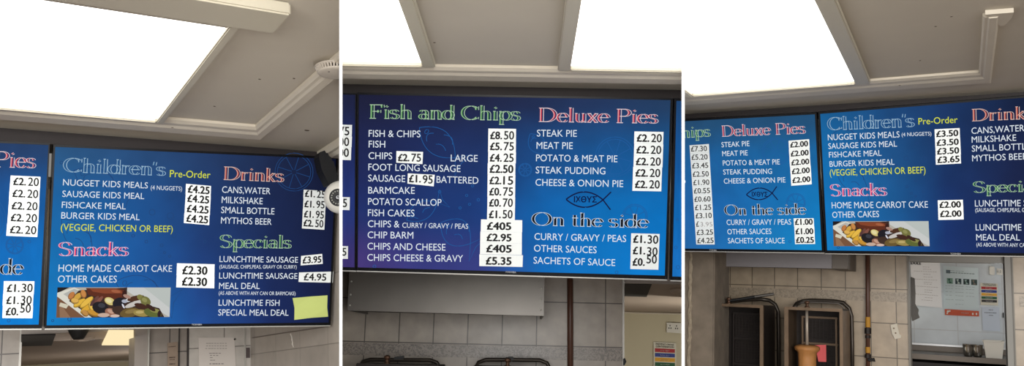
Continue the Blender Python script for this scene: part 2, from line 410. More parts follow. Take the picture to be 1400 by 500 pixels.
def sticker(bay, quad, txt, tx, cap, label, group, rough=True, bold=.036, ink=None, fr=None, alt=False, paper=None):
    """a paper label stuck on the screen; tx = (x0, y0, x1, y1) of the figures"""
    bm = bmesh.new(); q = [bay.scr(p, .0012) for p in quad]
    prism(bm, [bay.W(a + bay.N * .0010) for a in q], [bay.W(a) for a in q])
    o = finish('price_sticker', bm, paper or M_PAPER, None, bay)
    if o is None: return None
    tag(o, label, 'price sticker', group)
    if txt:
        # the pence are figures cut a little narrower than the pounds
        x0, y0, x1, y1 = tx; n = len(txt); 
        if alt:
            k = .52; xm = x0 + (x1 - x0) * k; ym = y0 + (y1 - y0) * k; hd = txt[:-2]; tl = txt[-2:]
            write('figures', bay, o, hd, x0, y0, xm - .5, ym, cap * .95, ink or M_INK, .0027, bold * 1.0)
            write('figures', bay, o, tl, xm + 1.8, ym + (alt if alt is not True else .4), x1, y1 + (alt if alt is not True else .4), cap * 1.08, ink or M_INK, .0027, bold * .5)
        else:
            write('figures', bay, o, txt, x0, y0, x1, y1, cap, ink or M_INK, .0027, bold)
    return o
def price_column(bay, tl, tr, bl, br, rows, group, where, cap, tx0, tx1, tx0b, tx1b, alt=True):
    """rows: (text, baseline y, item words). The strip of labels is cut into one sticker per row."""
    n = len(rows); ys = [r[1] for r in rows]
    top = (tl[1] + tr[1]) / 2; bot = (bl[1] + br[1]) / 2
    cutsy = [top] + [(ys[i] + ys[i + 1]) / 2 - cap * .5 + cap * .0 for i in range(n - 1)] + [bot]
    cutsy = [top] + [ys[i] + (ys[i + 1] - ys[i] - cap) * .5 for i in range(n - 1)] + [bot]
    sl = (tr[1] - tl[1])
    for i, r in enumerate(rows):
        def e(y, k): t = (y - top) / (bot - top); return (tl[0] + (bl[0] - tl[0]) * t, y - sl / 2) if k == 0 else (tr[0] + (br[0] - tr[0]) * t, y + sl / 2)
        j = random.uniform(-.3, .3)
        a, b = cutsy[i] + .04, cutsy[i + 1] - .04
        L0, R0, R1, L1 = e(a, 0), e(a, 1), e(b, 1), e(b, 0)
        quad = [(L0[0] + j, L0[1]), (R0[0] + j, R0[1]), (R1[0] + j, R1[1]), (L1[0] + j, L1[1])]
        t = (r[1] - ys[0]) / (ys[-1] - ys[0]) if n > 1 else 0
        xa = tx0 + (tx0b - tx0) * t; xb = tx1 + (tx1b - tx1) * t
        k = sl / (tr[0] - tl[0])
        sticker(bay, quad, r[0], (xa, r[1] - (xb - xa) * k / 2, xb, r[1] + (xb - xa) * k / 2), cap,
                f'white {r[0]} sticker for {r[2]}, {where}', group, alt=(alt and r[3] if len(r) > 3 else alt))
def disc_poly(cx, cy, r, n=14, ry=None):
    return earc(cx, cy, r, ry or r, 0, 360, n)
def lemon(cx, cy, r):
    L = [disc_poly(cx, cy, r, 28), disc_poly(cx, cy, r * .88, 28)]
    for k in range(8):
        a = k * math.pi / 4 + .3; L.append([(cx + r * .12 * math.cos(a), cy + r * .12 * math.sin(a)), (cx + r * .85 * math.cos(a), cy + r * .85 * math.sin(a))])
    return L
def fishsketch(cx, cy, w, h, ang):
    c, s = math.cos(math.radians(ang)), math.sin(math.radians(ang))
    raw = [sarc((-.5, 0), (.3, 0), -.42, 14), sarc((-.5, 0), (.3, 0), .36, 14), [(.3, 0), (.5, .35), (.44, 0), (.5, -.35), (.3, 0)], disc_poly(-.36, -.04, .03, 8, .06),
           sarc((-.25, -.12), (-.25, .14), .25, 6), sarc((-.1, -.25), (.12, -.2), -.4, 6), sarc((-.1, .05), (.1, .02), -.3, 6)]
    return [[(cx + (x * w) * c - (y * h) * s, cy + (x * w) * s + (y * h) * c) for x, y in p] for p in raw]
def bubbles(pts): return [disc_poly(x, y, r, 12) for x, y, r in pts]
def icth(bay, disp, lx, cy0, cx, cy1, hh, tail, t0, t1, base, cap):
    up_ = sarc((lx, cy0), (cx, cy1), -hh / 2 / (cx - lx), 16); dn = sarc((lx, cy0), (cx, cy1), hh / 2 / (cx - lx), 16)
    a, b = tail
    up_[-1:] = [(cx, cy1), b]; dn[-1:] = [(cx, cy1), a]
    lines_on('fish_emblem', bay, disp, [up_, dn], max(1.3, cap * .24), T_NAVY, .0007)
    write('emblem_letters', bay, disp, 'ΙΧΘΥΣ', t0, base, t1, base + .3, cap, T_NAVY, .0009, .03)
def food(bay, disp, quad):
    Q = [bay.scr(p) for p in quad]; bm = bmesh.new(); mats = []; layer = [0]
    def mi(rgb):
        m = emit('lit_food_%d_%d_%d' % rgb, rgb)
        if m not in mats: mats.append(m)
        return mats.index(m)
    def poly(pts, rgb):
        layer[0] += 1; off = .0006 + layer[0] * .00004
        pts = [(min(max(u, 0), 1), min(max(v, 0), 1)) for u, v in pts]
        vs = [bm.verts.new(Vector(bay.W(bil(Q, u, v) + bay.N * off))) for u, v in pts]
        try: f = bm.faces.new(vs); f.material_index = mi(rgb)
        except ValueError: pass
    def ell(cx, cy, rx, ry, rot, rgb, n=14):
        c, s = math.cos(math.radians(rot)), math.sin(math.radians(rot)); asp = 3.8
        P = []
        for k in range(n):
            a = 2 * math.pi * k / n; x, y = rx * math.cos(a), ry * math.sin(a)
            P.append((cx + (x * c - y * s) / asp, cy + (x * s + y * c)))
        poly(P, rgb)
    poly([(0, 0), (1, 0), (1, 1), (0, 1)], (176, 170, 158))
    poly([(.55, 0), (1, 0), (1, 1), (.8, .6)], (196, 198, 196)); poly([(.75, 0), (1, 0), (1, .7)], (182, 188, 184))
    poly([(0, 0), (.1, 0), (.02, .16), (0, .2)], (28, 24, 26))
    poly([(0, .3), (.24, 1), (0, 1)], (118, 82, 58)); poly([(.02, .5), (.12, 1), (.03, 1)], (142, 108, 82))
    poly([(0, .18), (.14, 0), (.2, .1), (.1, .4), (.3, 1), (.24, 1), (0, .3)], (214, 212, 200))
    poly([(.05, .22), (.14, .05), (.19, .12), (.12, .4)], (176, 176, 170)); poly([(.03, .5), (.1, .58), (.08, .7), (.02, .62)], (206, 200, 178))
    poly([(.18, .1), (.6, .0), (.6, .4), (.9, .7), (.95, 1), (.3, 1), (.1, .45)], (58, 40, 34))
    rnd = random.Random(5)
    for (x, y, l, wd, a, c) in [(.17, .33, .3, .11, -50, (206, 160, 66)), (.22, .22, .26, .1, 70, (196, 132, 70)), (.19, .52, .42, .1, -35, (222, 176, 62)), (.25, .5, .5, .11, -42, (226, 182, 72)),
                                (.25, .72, .42, .11, -38, (214, 164, 52)), (.12, .28, .26, .1, -60, (188, 120, 66)), (.3, .68, .36, .1, 60, (224, 184, 80)), (.31, .86, .4, .1, 20, (196, 142, 52)), (.15, .45, .24, .1, 10, (216, 170, 84)), (.24, .86, .24, .1, 40, (186, 136, 70))]:
        ell(x, y, l / 2 * 1.1, wd, a, tuple(int(v * .72) for v in c)); ell(x, y - .02, l / 2, wd * .72, a, c)
    poly([(.24, .02), (.5, .02), (.57, .08), (.59, .22), (.57, .36), (.52, .42), (.38, .36), (.26, .24)], (92, 42, 26))
    poly([(.27, .04), (.5, .04), (.55, .1), (.56, .2), (.4, .2), (.3, .14)], (132, 66, 40)); ell(.5, .13, .16, .05, 8, (160, 92, 62)); ell(.575, .22, .07, .13, 10, (54, 24, 20))
    for (x, y, rx, ry, a, c) in [(.32, .45, .2, .07, -55, (106, 66, 58)), (.36, .42, .16, .06, -50, (128, 78, 66)), (.3, .5, .14, .05, -60, (84, 54, 54)), (.37, .68, .28, .2, 20, (30, 27, 32)), (.38, .6, .12, .08, 10, (58, 58, 66)),
                                 (.45, .46, .19, .12, 25, (206, 190, 120)), (.44, .44, .11, .07, 25, (222, 212, 160)), (.53, .5, .22, .16, -20, (28, 26, 34)), (.47, .85, .24, .14, 25, (150, 104, 84)), (.46, .8, .12, .06, 30, (190, 150, 130)),
                                 (.55, .78, .3, .16, 10, (62, 44, 36)), (.62, .42, .2, .06, -15, (206, 206, 206)), (.58, .46, .1, .06, 5, (168, 172, 186)), (.66, .56, .3, .08, -20, (196, 190, 184)), (.68, .36, .3, .09, -12, (76, 46, 30)),
                                 (.72, .33, .12, .09, 30, (126, 122, 66)), (.77, .46, .2, .15, 35, (112, 110, 60)), (.76, .42, .1, .07, 30, (140, 138, 84)), (.73, .62, .24, .08, 15, (66, 38, 28)), (.63, .84, .34, .16, -10, (104, 84, 44)), (.64, .8, .2, .07, -10, (136, 114, 66)),
                                 (.74, .86, .3, .12, 5, (150, 132, 72)), (.72, .83, .14, .05, 0, (184, 164, 104)), (.84, .86, .32, .15, 15, (92, 100, 48)), (.86, .78, .18, .07, 10, (136, 134, 74)), (.82, .68, .2, .07, 35, (58, 36, 28)), (.9, .9, .06, .12, 0, (44, 26, 30)),
                                 (.4, .92, .2, .07, 0, (196, 168, 150)), (.5, .95, .16, .05, 0, (206, 180, 166)), (.57, .62, .09, .03, 60, (214, 214, 224)), (.6, .3, .14, .06, 20, (168, 132, 118))]:
        ell(x, y, rx, ry, a, c)
    return finish('food_picture', bm, mats, disp, bay, solid=False)

# ================================================================= STRUCTURE
H = 0.795; H1 = .769
def struct(o): return tag(o, kind='structure')
WALL = {1: 3.95, 2: 3.65, 3: 4.75}; FAR = {1: 8.0, 2: 7.8, 3: 6.35}
FLOORZ = -1.55
# floor
bm = bmesh.new()
for q in [(-9, -3, -.06), (9, -3, -.06), (9, 11, -.06), (-9, 11, -.06)]: bm.verts.new(q)
bm.verts.ensure_lookup_table(); bm.faces.new(bm.verts[:])
r = bmesh.ops.extrude_face_region(bm, geom=bm.faces[:]); bmesh.ops.translate(bm, verts=[v for v in r['geom'] if isinstance(v, bmesh.types.BMVert)], vec=(0, 0, -.1))
struct(finish('floor', bm, mat('brown_floor', (120, 100, 84), .5, noise=.1, nscale=3)))
# white partitions standing between the three views
M_PART = mat('white_partition', (255, 255, 255), .5)
for nm, a, b in (('wall_partition_west', 464.0, 468.0), ('wall_partition_east', 932.0, 936.0)):
    bm = bmesh.new(); z0, z1 = 1.4, 5.4
    def P(x, y, z): return EYE + C2W @ (ray((x, y)) * z)
    # upright wedge-shaped board; top and bottom are level with the outside of the view
    f = [P(a, 620, z0), P(b, 620, z0), P(b, -90, z0), P(a, -90, z0)]; g = [P(a, 620, z1), P(b, 620, z1), P(b, -90, z1), P(a, -90, z1)]
    hexa(bm, f + g); struct(finish(nm, bm, M_PART))

def ceiling_for(bay, i, h, dB, x0, x1, y0=-.3):
    struct(box_obj('ceiling', bay, M_CEIL, (x0, x1, y0, dB, h + .008, h + .05), ax=(0, 1)))
def wedge_trim(name, bay, pts_a, pts_b, h, drop, m=M_TRIM):
    """moulding between two runs of local (x,y) points; a step that hangs below the ceiling"""
    bm = bmesh.new(); n = len(pts_a)
    rings = []
    for (ax, ay), (bx, by) in zip(pts_a, pts_b):
        def mix(t): return (ax + (bx - ax) * t, ay + (by - ay) * t)
        prof = [(0, 0.0), (.12, drop * .55), (.3, drop * .6), (.42, drop), (.85, drop), (1, drop * .45), (1, -.009), (0, -.009)]
        rings.append([bm.verts.new(Vector(bay.W((*mix(t), h - d)))) for t, d in prof])
    k = len(rings[0])
    for p, q in zip(rings, rings[1:]):
        for j in range(k): bm.faces.new((p[j], p[(j + 1) % k], q[(j + 1) % k], q[j]))
    bm.faces.new(rings[0][::-1]); bm.faces.new(rings[-1])
    return struct(finish(name, bm, m, None, bay))
dB1 = B1.A[1] + .062; dB2 = B2.A[1] + .062; dB3 = B3.A[1] + .062
ceiling_for(B1, 1, H1, dB1, -1.1, 1.15); ceiling_for(B2, 2, H, dB2, -1.5, 1.5); ceiling_for(B3, 3, H, dB3, -2.2, .42)
# mouldings of the ceiling tray
wedge_trim('trim_1', B1, [(-1.1, 2.61), (.777, 2.595), (.777, .9)], [(-1.1, 2.735), (.832, 2.72), (.832, .9)], H1, .012)
wedge_trim('trim_2', B1, [(1.085, dB1), (1.085, .6)], [(1.149, dB1), (1.149, .6)], H1, .03)
wedge_trim('trim_3', B2, [(-1.3, 2.345), (1.3, 2.345)], [(-1.3, 2.45), (1.3, 2.45)], H, .012)
wedge_trim('trim_4', B3, [(-2.0, 3.30), (.068, 3.25), (.068, 2.6)], [(-2.0, 3.43), (.108, 3.41), (.108, 2.6)], H, .009)
bm = bmesh.new(); cp = [B3.hz(p, H - .006) for p in [(1347, 20), (1386, 17), (1383, 25), (1373, 35), (1368, 36)]]
prism(bm, [B3.W(q) for q in cp], [B3.W(q + np.array([0, 0, .013])) for q in cp]); struct(finish('trim_5', bm, M_TRIM, None, B3))
# bulkheads behind the screens, painted dark for the shade in the gap
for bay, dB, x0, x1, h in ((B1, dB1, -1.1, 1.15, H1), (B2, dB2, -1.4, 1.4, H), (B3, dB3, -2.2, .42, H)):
    struct(box_obj('wall_bulkhead', bay, M_GAP_SHADE, (x0, x1, dB, dB + .12, .737, h + .3)))
# kitchen ceilings above the hatch level
for bay, dB, x0, x1, dW in ((B1, dB1, -1.1, 1.15, WALL[1]), (B2, dB2, -1.4, 1.5, WALL[2]), (B3, dB3, -2.4, .6, WALL[3])):
    struct(box_obj('ceiling_kitchen', bay, M_CEIL, (x0, x1, dB + .12, dW + .14, .62, .66), ax=(0, 1)))

# ---- back wall, left view
def px_on(bay, p, d): return bay.dep(p, d)
W1 = WALL[1]
a = px_on(B1, (2, 484), W1)
T1 = tile('grey_wall_tile', (160, 151, 141), (96, 90, 85), .2, .25, a[0], a[2])
T1w = tile('pale_wall_tile', (192, 186, 178), (130, 124, 118), .2, .25, px_on(B1, (306, 474), W1)[0], px_on(B1, (306, 474), W1)[2])
def xat(bay, px, d, py=470): return bay.dep((px, py), d)[0]
x27 = xat(B1, 28, W1); x183 = xat(B1, 183, W1); x201 = xat(B1, 201.5, W1); x258 = xat(B1, 258, W1); x335 = xat(B1, 335, W1); x342 = xat(B1, 342, W1)
top1 = .285
struct(box_obj('wall_left', B1, T1, (-1.0, x27, W1, W1 + .12, FLOORZ, .62)))
struct(box_obj('wall_over_hatch', B1, T1, (x27, x201, W1, W1 + .12, top1, .62)))
struct(box_obj('wall_jamb', B1, mat('grey_jamb', (150, 142, 136), .5, noise=.1), (x183, x201, W1 - .02, W1 + .12, FLOORZ, top1)))
T1b = tile('mid_grey_wall_tile', (150, 141, 132), (84, 78, 74), .2, .25, px_on(B1, (232, 481), W1)[0], px_on(B1, (232, 481), W1)[2])
struct(box_obj('wall_middle', B1, T1b, (x201, x258, W1, W1 + .12, FLOORZ, .62)))
struct(box_obj('wall_pier', B1, T1w, (x258, x335, W1 - .008, W1 + .12, FLOORZ, .62)))
struct(box_obj('wall_strip', B1, T1w, (x335, x342, W1 - .006, W1 + .12, FLOORZ, .62)))
struct(wslab('trim_6', B1, [(335.2, 475), (341.5, 474.8), (341.8, 488.8), (335.4, 489)], W1 - .010, .004, mat('brown_mosaic', (70, 56, 54), .3)))
SIDE1 = 1.15
def side_uv_wall(name, bay, x, y0, y1, m, z0=FLOORZ, z1=.8):
    bm = bmesh.new(); lbox(bm, bay, x, x + .1, y0, y1, z0, z1); uvs(bm, bay, (1, 2)); return struct(finish(name, bm, m, None, bay))
T1s = tile('side_wall_tile', (170, 161, 151), (136, 129, 120), .3, .25, 3.28, .085, noise=.08, gs=.002)
side_uv_wall('wall_right', B1, SIDE1, 0.3, W1 + .12, T1s)
# jamb edging strips
M_ALU = mat('aluminium_edge', (176, 172, 164), .4, .5)
struct(box_obj('trim_7', B1, M_ALU, (x27 - .004, x27 + .004, W1 - .01, W1, FLOORZ, top1 + .01)))
struct(box_obj('trim_8', B1, M_ALU, (x201 - .004, x201 + .003, W1 - .03, W1 - .0, FLOORZ, top1 + .01)))
struct(box_obj('trim_9', B1, mat('dark_joint', (50, 44, 42), .7), (x258 - .008, x258 - .001, W1 - .010, W1, FLOORZ, .5)))
struct(box_obj('trim_10', B1, M_ALU, (x335 - .006, x335, W1 - .012, W1 - .008, FLOORZ, .5)))
# shutter rail over the hatch
b0 = B1.dep((100, 449), W1)[2]; b1 = B1.dep((100, 454.5), W1)[2]
struct(box_obj('trim_11', B1, mat('grey_rail', (160, 150, 142), .5), (x27, x183, W1 - .03, W1, b1, b0 + .05), bev=.004))
# room beyond the hatch
F1 = FAR[1]
def room(bay, d, dW, x0, x1, hz_, wm, cm, zt=None):
    struct(box_obj('ceiling_back_room', bay, cm, (x0, x1, dW + .13, d, hz_, hz_ + .05), ax=(0, 1)))
    struct(box_obj('wall_back_room', bay, wm, (x0, x1, d, d + .1, FLOORZ, hz_)))
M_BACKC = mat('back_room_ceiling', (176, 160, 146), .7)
M_BACKW = mat('back_room_wall', (205, 196, 168), .6, noise=.06, nscale=5)
h1 = B1.dep((100, 495.5), F1)[2]
room(B1, F1, W1, .2, 3.0, h1, M_BACKW, M_BACKC)
struct(wslab('trim_12', B1, [(26, 497), (186, 492), (186, 494), (26, 499)], F1 - .02, .02, M_TRIM))
bm = bmesh.new(); cp = [B1.hz(p, h1 - .006) for p in [(29, 458.6), (76.0, 457.6), (70.5, 472.3), (29, 473.2)]]
prism(bm, [B1.W(q) for q in cp], [B1.W(q + np.array([0, 0, .005])) for q in cp])
tag(finish('ceiling_vent', bm, mat('dark_vent_mesh', (34, 30, 28), .8), None, B1), 'dark square vent in the back room ceiling seen below the left screens', 'vent', 'dark ceiling vents of the back room')
bm = bmesh.new(); cp = [B1.hz(p, h1 - .006) for p in [(148.3, 452.5), (182.6, 452.5), (182.6, 471.8), (139, 471.8)]]
prism(bm, [B1.W(q) for q in cp], [B1.W(q + np.array([0, 0, .005])) for q in cp])
M_BACKLIGHT = emit('back_room_lit_panel', (255, 234, 186), 1.0)
tag(finish('ceiling_light', bm, M_BACKLIGHT, None, B1), 'small warm lit panel in the back room ceiling below the left screens', 'ceiling light')

# ---- back wall, middle view
W2 = WALL[2]
a = B2.dep((545, 467.8), W2); b = B2.dep((592, 467.8), W2); c = B2.dep((760, 412.6), W2); d = B2.dep((760, 472.5), W2)
tw = b[0] - a[0]; th = c[2] - d[2]
T2 = tile('brown_grey_wall_tile', (162, 151, 138), (86, 78, 72), tw, th, a[0], a[2], noise=.16)
x852 = xat(B2, 852, W2, 440); top2 = B2.dep((890, 383), W2)[2]
struct(box_obj('wall_back', B2, T2, (-1.2, x852, W2, W2 + .12, FLOORZ, .62)))
struct(box_obj('wall_over_opening', B2, T2, (x852, 1.4, W2, W2 + .12, top2, .62)))
bd0 = B2.dep((800, 475.5), W2)[2]; bd1 = B2.dep((800, 492.5), W2)[2]
M_BORD = border_mat('grey_leaf_border', (150, 140, 129), (114, 105, 98))
struct(box_obj('trim_13', B2, M_BORD, (-1.2, x852, W2 - .004, W2, bd1, bd0)))
struct(box_obj('trim_14', B2, M_ALU, (x852 - .004, x852 + .004, W2 - .012, W2, FLOORZ, top2 + .02)))
struct(box_obj('trim_15', B2, mat('grey_rail', (160, 150, 142), .5), (x852 + .004, 1.4, W2 - .03, W2, top2 - .016, top2 + .03), bev=.004))
F2 = FAR[2]; h2 = B2.dep((890, 426.5), F2)[2]
room(B2, F2, W2, .6, 3.0, h2, M_BACKW, M_BACKC)
struct(wslab('trim_16', B2, [(848, 426), (960, 429), (960, 431), (848, 428)], F2 - .02, .02, M_TRIM))
bm = bmesh.new(); cp = [B2.hz(p, h2 - .006) for p in [(840, 388), (891, 389), (884, 405.8), (840, 404.2)]]
prism(bm, [B2.W(q) for q in cp], [B2.W(q + np.array([0, 0, .005])) for q in cp])
tag(finish('ceiling_vent', bm, mat('dark_vent_mesh', (34, 30, 28), .8), None, B2), 'dark square vent in the back room ceiling seen below the middle screens', 'vent', 'dark ceiling vents of the back room')

# ---- back wall, right view
W3 = WALL[3]
a = B3.dep((1059, 391), W3); b = B3.dep((1090.5, 391), W3)
tw3 = b[0] - a[0]; c3 = B3.dep((1200, 394.6), W3)[2]; d3 = B3.dep((1200, 441), W3)[2]
T3 = tile('beige_wall_tile', (172, 153, 129), (102, 90, 74), tw3, c3 - d3, a[0], c3, noise=.14)
x1243 = xat(B3, 1244, W3, 430); x1385 = xat(B3, 1385, W3, 430); top3 = B3.dep((1310, 348), W3)[2]
struct(box_obj('wall_back', B3, T3, (-2.2, x1243, W3, W3 + .12, FLOORZ, .62)))
struct(box_obj('wall_over_hatch', B3, T3, (x1243, x1385, W3, W3 + .12, top3, .62)))
struct(box_obj('wall_right', B3, T3, (x1385, .6, W3, W3 + .12, FLOORZ, .62)))
e0 = B3.dep((1200, 398.6), W3)[2]; e1 = B3.dep((1200, 411.6), W3)[2]
M_BORD3 = border_mat('beige_leaf_border', (166, 149, 127), (140, 125, 106), 45)
struct(box_obj('trim_17', B3, M_BORD3, (-2.2, x1243 - .01, W3 - .004, W3, e1, e0)))
struct(box_obj('trim_18', B3, M_BORD3, (x1385 + .03, .6, W3 - .004, W3, e1, e0)))
M_EDGE = mat('dull_edge', (128, 122, 112), .5)
struct(box_obj('trim_19', B3, M_EDGE, (x1243 - .008, x1243 + .001, W3 - .01, W3 + .12, FLOORZ, top3)))
M_JAMB = mat('grey_white_jamb', (150, 146, 138), .5)
struct(box_obj('trim_20', B3, M_JAMB, (x1385 - .028, x1385, W3 - .012, W3 + .12, FLOORZ, top3)))
struct(box_obj('trim_21', B3, M_EDGE, (x1385, x1385 + .006, W3 - .02, W3, FLOORZ, top3)))
struct(box_obj('trim_22', B3, mat('dark_joint', (50, 44, 42), .7), (x1385 - .031, x1385 - .028, W3 + .02, W3 + .12, FLOORZ, top3)))
h3a = B3.dep((1300, 359), W3 + .1)[2]
struct(box_obj('trim_23', B3, mat('grey_header', (150, 146, 138), .55), (x1243, x1385 - .03, W3 + .02, W3 + .12, h3a, top3)))
F3 = FAR[3]
M_HW = tile('white_hatch_tile', (198, 205, 210), (186, 188, 190), .26, .25, B3.dep((1250, 449), F3)[0], B3.dep((1250, 449), F3)[2], noise=.04)
struct(box_obj('wall_back_room', B3, M_HW, (-.9, .75, F3, F3 + .1, FLOORZ, .62)))
struct(box_obj('ceiling_back_room', B3, M_BACKC, (-.9, .75, W3 + .13, F3, .55, .6), ax=(0, 1)))
# unseen point lamps added to brighten the rooms behind
def lamp_in(bay, q, power, color):
    l = bpy.data.lights.new('room_fill_light', 'POINT'); l.shadow_soft_size = .12; l.energy = power; l.color = color
    o = bpy.data.objects.new('room_fill_light', l); COL.objects.link(o); o.location = bay.W(q)
lamp_in(B1, (1.2, 6.0, -.35), 11, (1, .95, .88))
lamp_in(B2, (1.5, 5.9, -.45), 30, (1, .97, .86))
lamp_in(B3, (.3, 5.4, .1), 3.4, (.94, .98, 1))

# ---- rough pillar at the left of the right view
p0 = B3.dep((900, 400), 4.1)[0]; p1 = B3.dep((976.5, 420), 4.1)[0]
M_CONC = mat('rough_render', (124, 112, 98), .9, noise=.45, nscale=14, bump=.9)
struct(box_obj('wall_pillar', B3, M_CONC, (p0, p1, 4.1, 4.4, FLOORZ, .6), bev=.006))
bm = bmesh.new()
pts = [B3.W(B3.dep((944 + random.uniform(-1.0, 1.0) + (400 - y) * .02, y), 4.097)) for y in range(340, 530, 6)]
tube(bm, pts, [.006 + random.uniform(0, .006) for _ in pts], 6)
struct(finish('trim_24', bm, mat('pale_rough_seam', (160, 146, 126), .9, noise=.5, nscale=60), None, B3))

# ================================================================= CEILING LIGHTS
M_LIT = emit('lit_diffuser', (255, 252, 246), DIFFUSER)
def panel_light(bay, h, x0, x1, y0, y1, fw_, label, far=None):
    """flat square panel with a raised frame all round"""
    root = empty('ceiling_light', bay.W(((x0 + x1) / 2, (y0 + y1) / 2, h)), label, 'ceiling light', 'square ceiling light panels')
    f = far or fw_
    bm = bmesh.new(); lbox(bm, bay, x0, x1, y0, y1, h - .002, h + .006); finish('diffuser', bm, M_LIT, root, bay)
    for d in ((x1, x1 + fw_, y0 - fw_, y1 + f), (x0 - fw_, x0, y0 - fw_, y1 + f)):
        box_obj('frame_bar', bay, M_FRAME, (*d, h - .014, h + .007), root, .003)
    for d in ((x0, x1, y0 - fw_, y0), (x0, x1, y1, y1 + f)):
        box_obj('frame_bar', bay, M_FRAME, (*d, h - .014, h + .007), root, .003)
    return root
panel_light(B1, H1, -.16, .481, 1.80, 2.594, .022, 'square lit ceiling panel above the Children\'s menu screen in the left view', .012)
o = box_obj('ceiling_beam', B1, M_FRAME, (-.9, .575, 1.655, 1.773, H1 - .022, H1 + .007), None, .004)
struct(o); o.name = 'trim_25'
panel_light(B2, H, -.93, -.311, 1.6, 2.305, .036, 'lit ceiling panel above the Fish and Chips menu in the middle view', .012)
panel_light(B2, H, .114, .73, 1.6, 2.312, .036, 'lit ceiling panel above the Deluxe Pies menu in the middle view', .012)
r = panel_light(B3, H, -.934, -.328, 1.75, 3.232, .05, 'long lit ceiling panel filling the upper left of the right view', .012)

# ================================================================= SCREENS AND MENUS
# ---- left view
g = [[(36, 58, 100), (36, 60, 104), (36, 64, 110)], [(20, 72, 140), (22, 82, 155), (16, 90, 165)], [(10, 95, 180), (10, 108, 195), (8, 112, 198)], [(5, 110, 205), (5, 122, 215), (5, 128, 220)]]
R1a, D1a = screen(B1, [(-103, 188.5), (68, 195.5), (57, 448.6), (-103, 449.6)], [(-100, 191.3), (66.2, 198.2), (52.8, 443.4), (-100, 444.6)], g, 'menu screen at the far left edge of the picture showing the end of Deluxe Pies')
lines_on('background_drawing', B1, D1a, lemon(-30, 300, 38) + lemon(20, 335, 12) + bubbles([(12, 438, 2), (-20, 430, 3), (40, 330, 2)]), .9, T_LINE_L)
heading(B1, D1a, 'Deluxe Pies', -124, 224, 48, 229.5, 22, 'red')
heading(B1, D1a, 'On the side', -132, 373, 30, 375, 22, 'black')
G = 'price stickers on the leftmost screen of the left view'
price_column(B1, (14.5, 239.7), (55.3, 241.5), (8.5, 322), (51, 324), [('£2.20', 253.2, 'the upper row'), ('£2.20', 269.6, 'the second row'), ('£2.20', 286.3, 'the third row'), ('£2.20', 302.6, 'the fourth row'), ('£2.20', 319.0, 'the fifth row')],
             G, 'Deluxe Pies list at far left edge', 10.3, 17.8, 53, 13.2, 49.5)
price_column(B1, (5.2, 384), (47, 384.2), (3, 433.6), (44.2, 435.6), [('£1.30', 398.6, 'the curry row', True), ('£1.30', 415.2, 'the other sauces row', True), ('£0.50', 430.5, 'the sachets row', -3.5)],
             G, 'side dishes list at far left edge', 10.6, 9, 44.5, 7.5, 42)
g = [[(40, 84, 132), (38, 75, 125), (34, 58, 104), (26, 38, 74), (14, 18, 42)], [(20, 100, 170), (25, 82, 150), (29, 58, 114), (24, 38, 80), (17, 24, 56)],
     [(14, 112, 185), (24, 88, 164), (28, 60, 124), (24, 40, 88), (19, 26, 62)], [(12, 126, 204), (20, 108, 190), (32, 76, 152), (24, 42, 98), (19, 26, 58)]]
R1, D1 = screen(B1, [(73, 197.5), (461.5, 214.5), (451.5, 444.2), (61.2, 448.6)], [(75.5, 200.6), (459.2, 217.4), (449.3, 440.6), (63.6, 444.4)], g, "wide menu screen headed Children's, Snacks, Drinks and Specials in the left view")
lines_on('background_drawing', B1, D1, fishsketch(140, 255, 90, 60, 30) + lemon(402, 235, 26) + fishsketch(110, 330, 80, 50, 50) + fishsketch(200, 400, 90, 60, 20) +
         bubbles([(208, 290, 4), (233, 295, 4.5), (234, 270, 2.5), (200, 330, 2), (238, 322, 3), (221, 335, 2), (225, 345, 1.6), (232, 350, 1.6), (182, 322, 2), (95, 436, 2.5), (72, 438, 1.6), (84, 222, 2), (280, 330, 2), (215, 310, 1.5)]), .8, T_LINE)
heading(B1, D1, "Children's", 86, 234.5, 225.5, 239.8, 19, 'blue')
write('menu_line', B1, D1, 'Pre-Order', 232, 241.8, 287.5, 243.6, 9.6, T_YEL, bold=0)
menu(B1, D1, [("NUGGET KIDS MEALS", 86, 253.2, 202, 257.4, 8.6), ("(4 NUGGETS)", 206, 259, 248.8, 260.6, 5.8), ("SAUSAGE KIDS MEAL", 85, 268.9, 197, 272, 8.6), ("FISHCAKE MEAL", 84.3, 284, 171.8, 286, 8.6), ("BURGER KIDS MEAL", 83.6, 298.6, 190.8, 300.8, 8.8),
               ("HOME MADE CARROT CAKE", 79.8, 371, 235, 371.3, 9.6), ("OTHER CAKES", 79, 386, 159.5, 386, 9.6),
               ("CANS,WATER", 303.4, 263.2, 369.5, 265.4, 8.8), ("MILKSHAKE", 303, 277.2, 359, 279.1, 8.8), ("SMALL BOTTLE", 302.3, 291, 375, 293, 8.8), ("MYTHOS BEER", 302, 305.3, 371.2, 307.2, 8.8),
               ("LUNCHTIME SAUSAGE", 300, 357.9, 407.3, 358.9, 8.2), ("(SAUSAGE, CHIPS,PEAS, GRAVY OR CURRY)", 300, 366.8, 405.6, 367, 5), ("LUNCHTIME SAUSAGE", 299.5, 380.6, 406.4, 381, 8.2), ("MEAL DEAL", 299.3, 394.6, 355, 394.8, 8.4),
               ("(AS ABOVE WITH ANY CAN OR BARMCAKE)", 299, 402.8, 404, 403.3, 5), ("LUNCHTIME FISH", 298.7, 417.6, 382, 417.8, 8.4), ("SPECIAL MEAL DEAL", 298.2, 431, 394.3, 431.2, 8.4)])
menu(B1, D1, [("(VEGGIE, CHICKEN OR BEEF)", 83, 315, 236, 317.2, 9.4)], T_YEL)
heading(B1, D1, "Snacks", 80, 349.4, 174.8, 349.2, 18.5, 'pink')
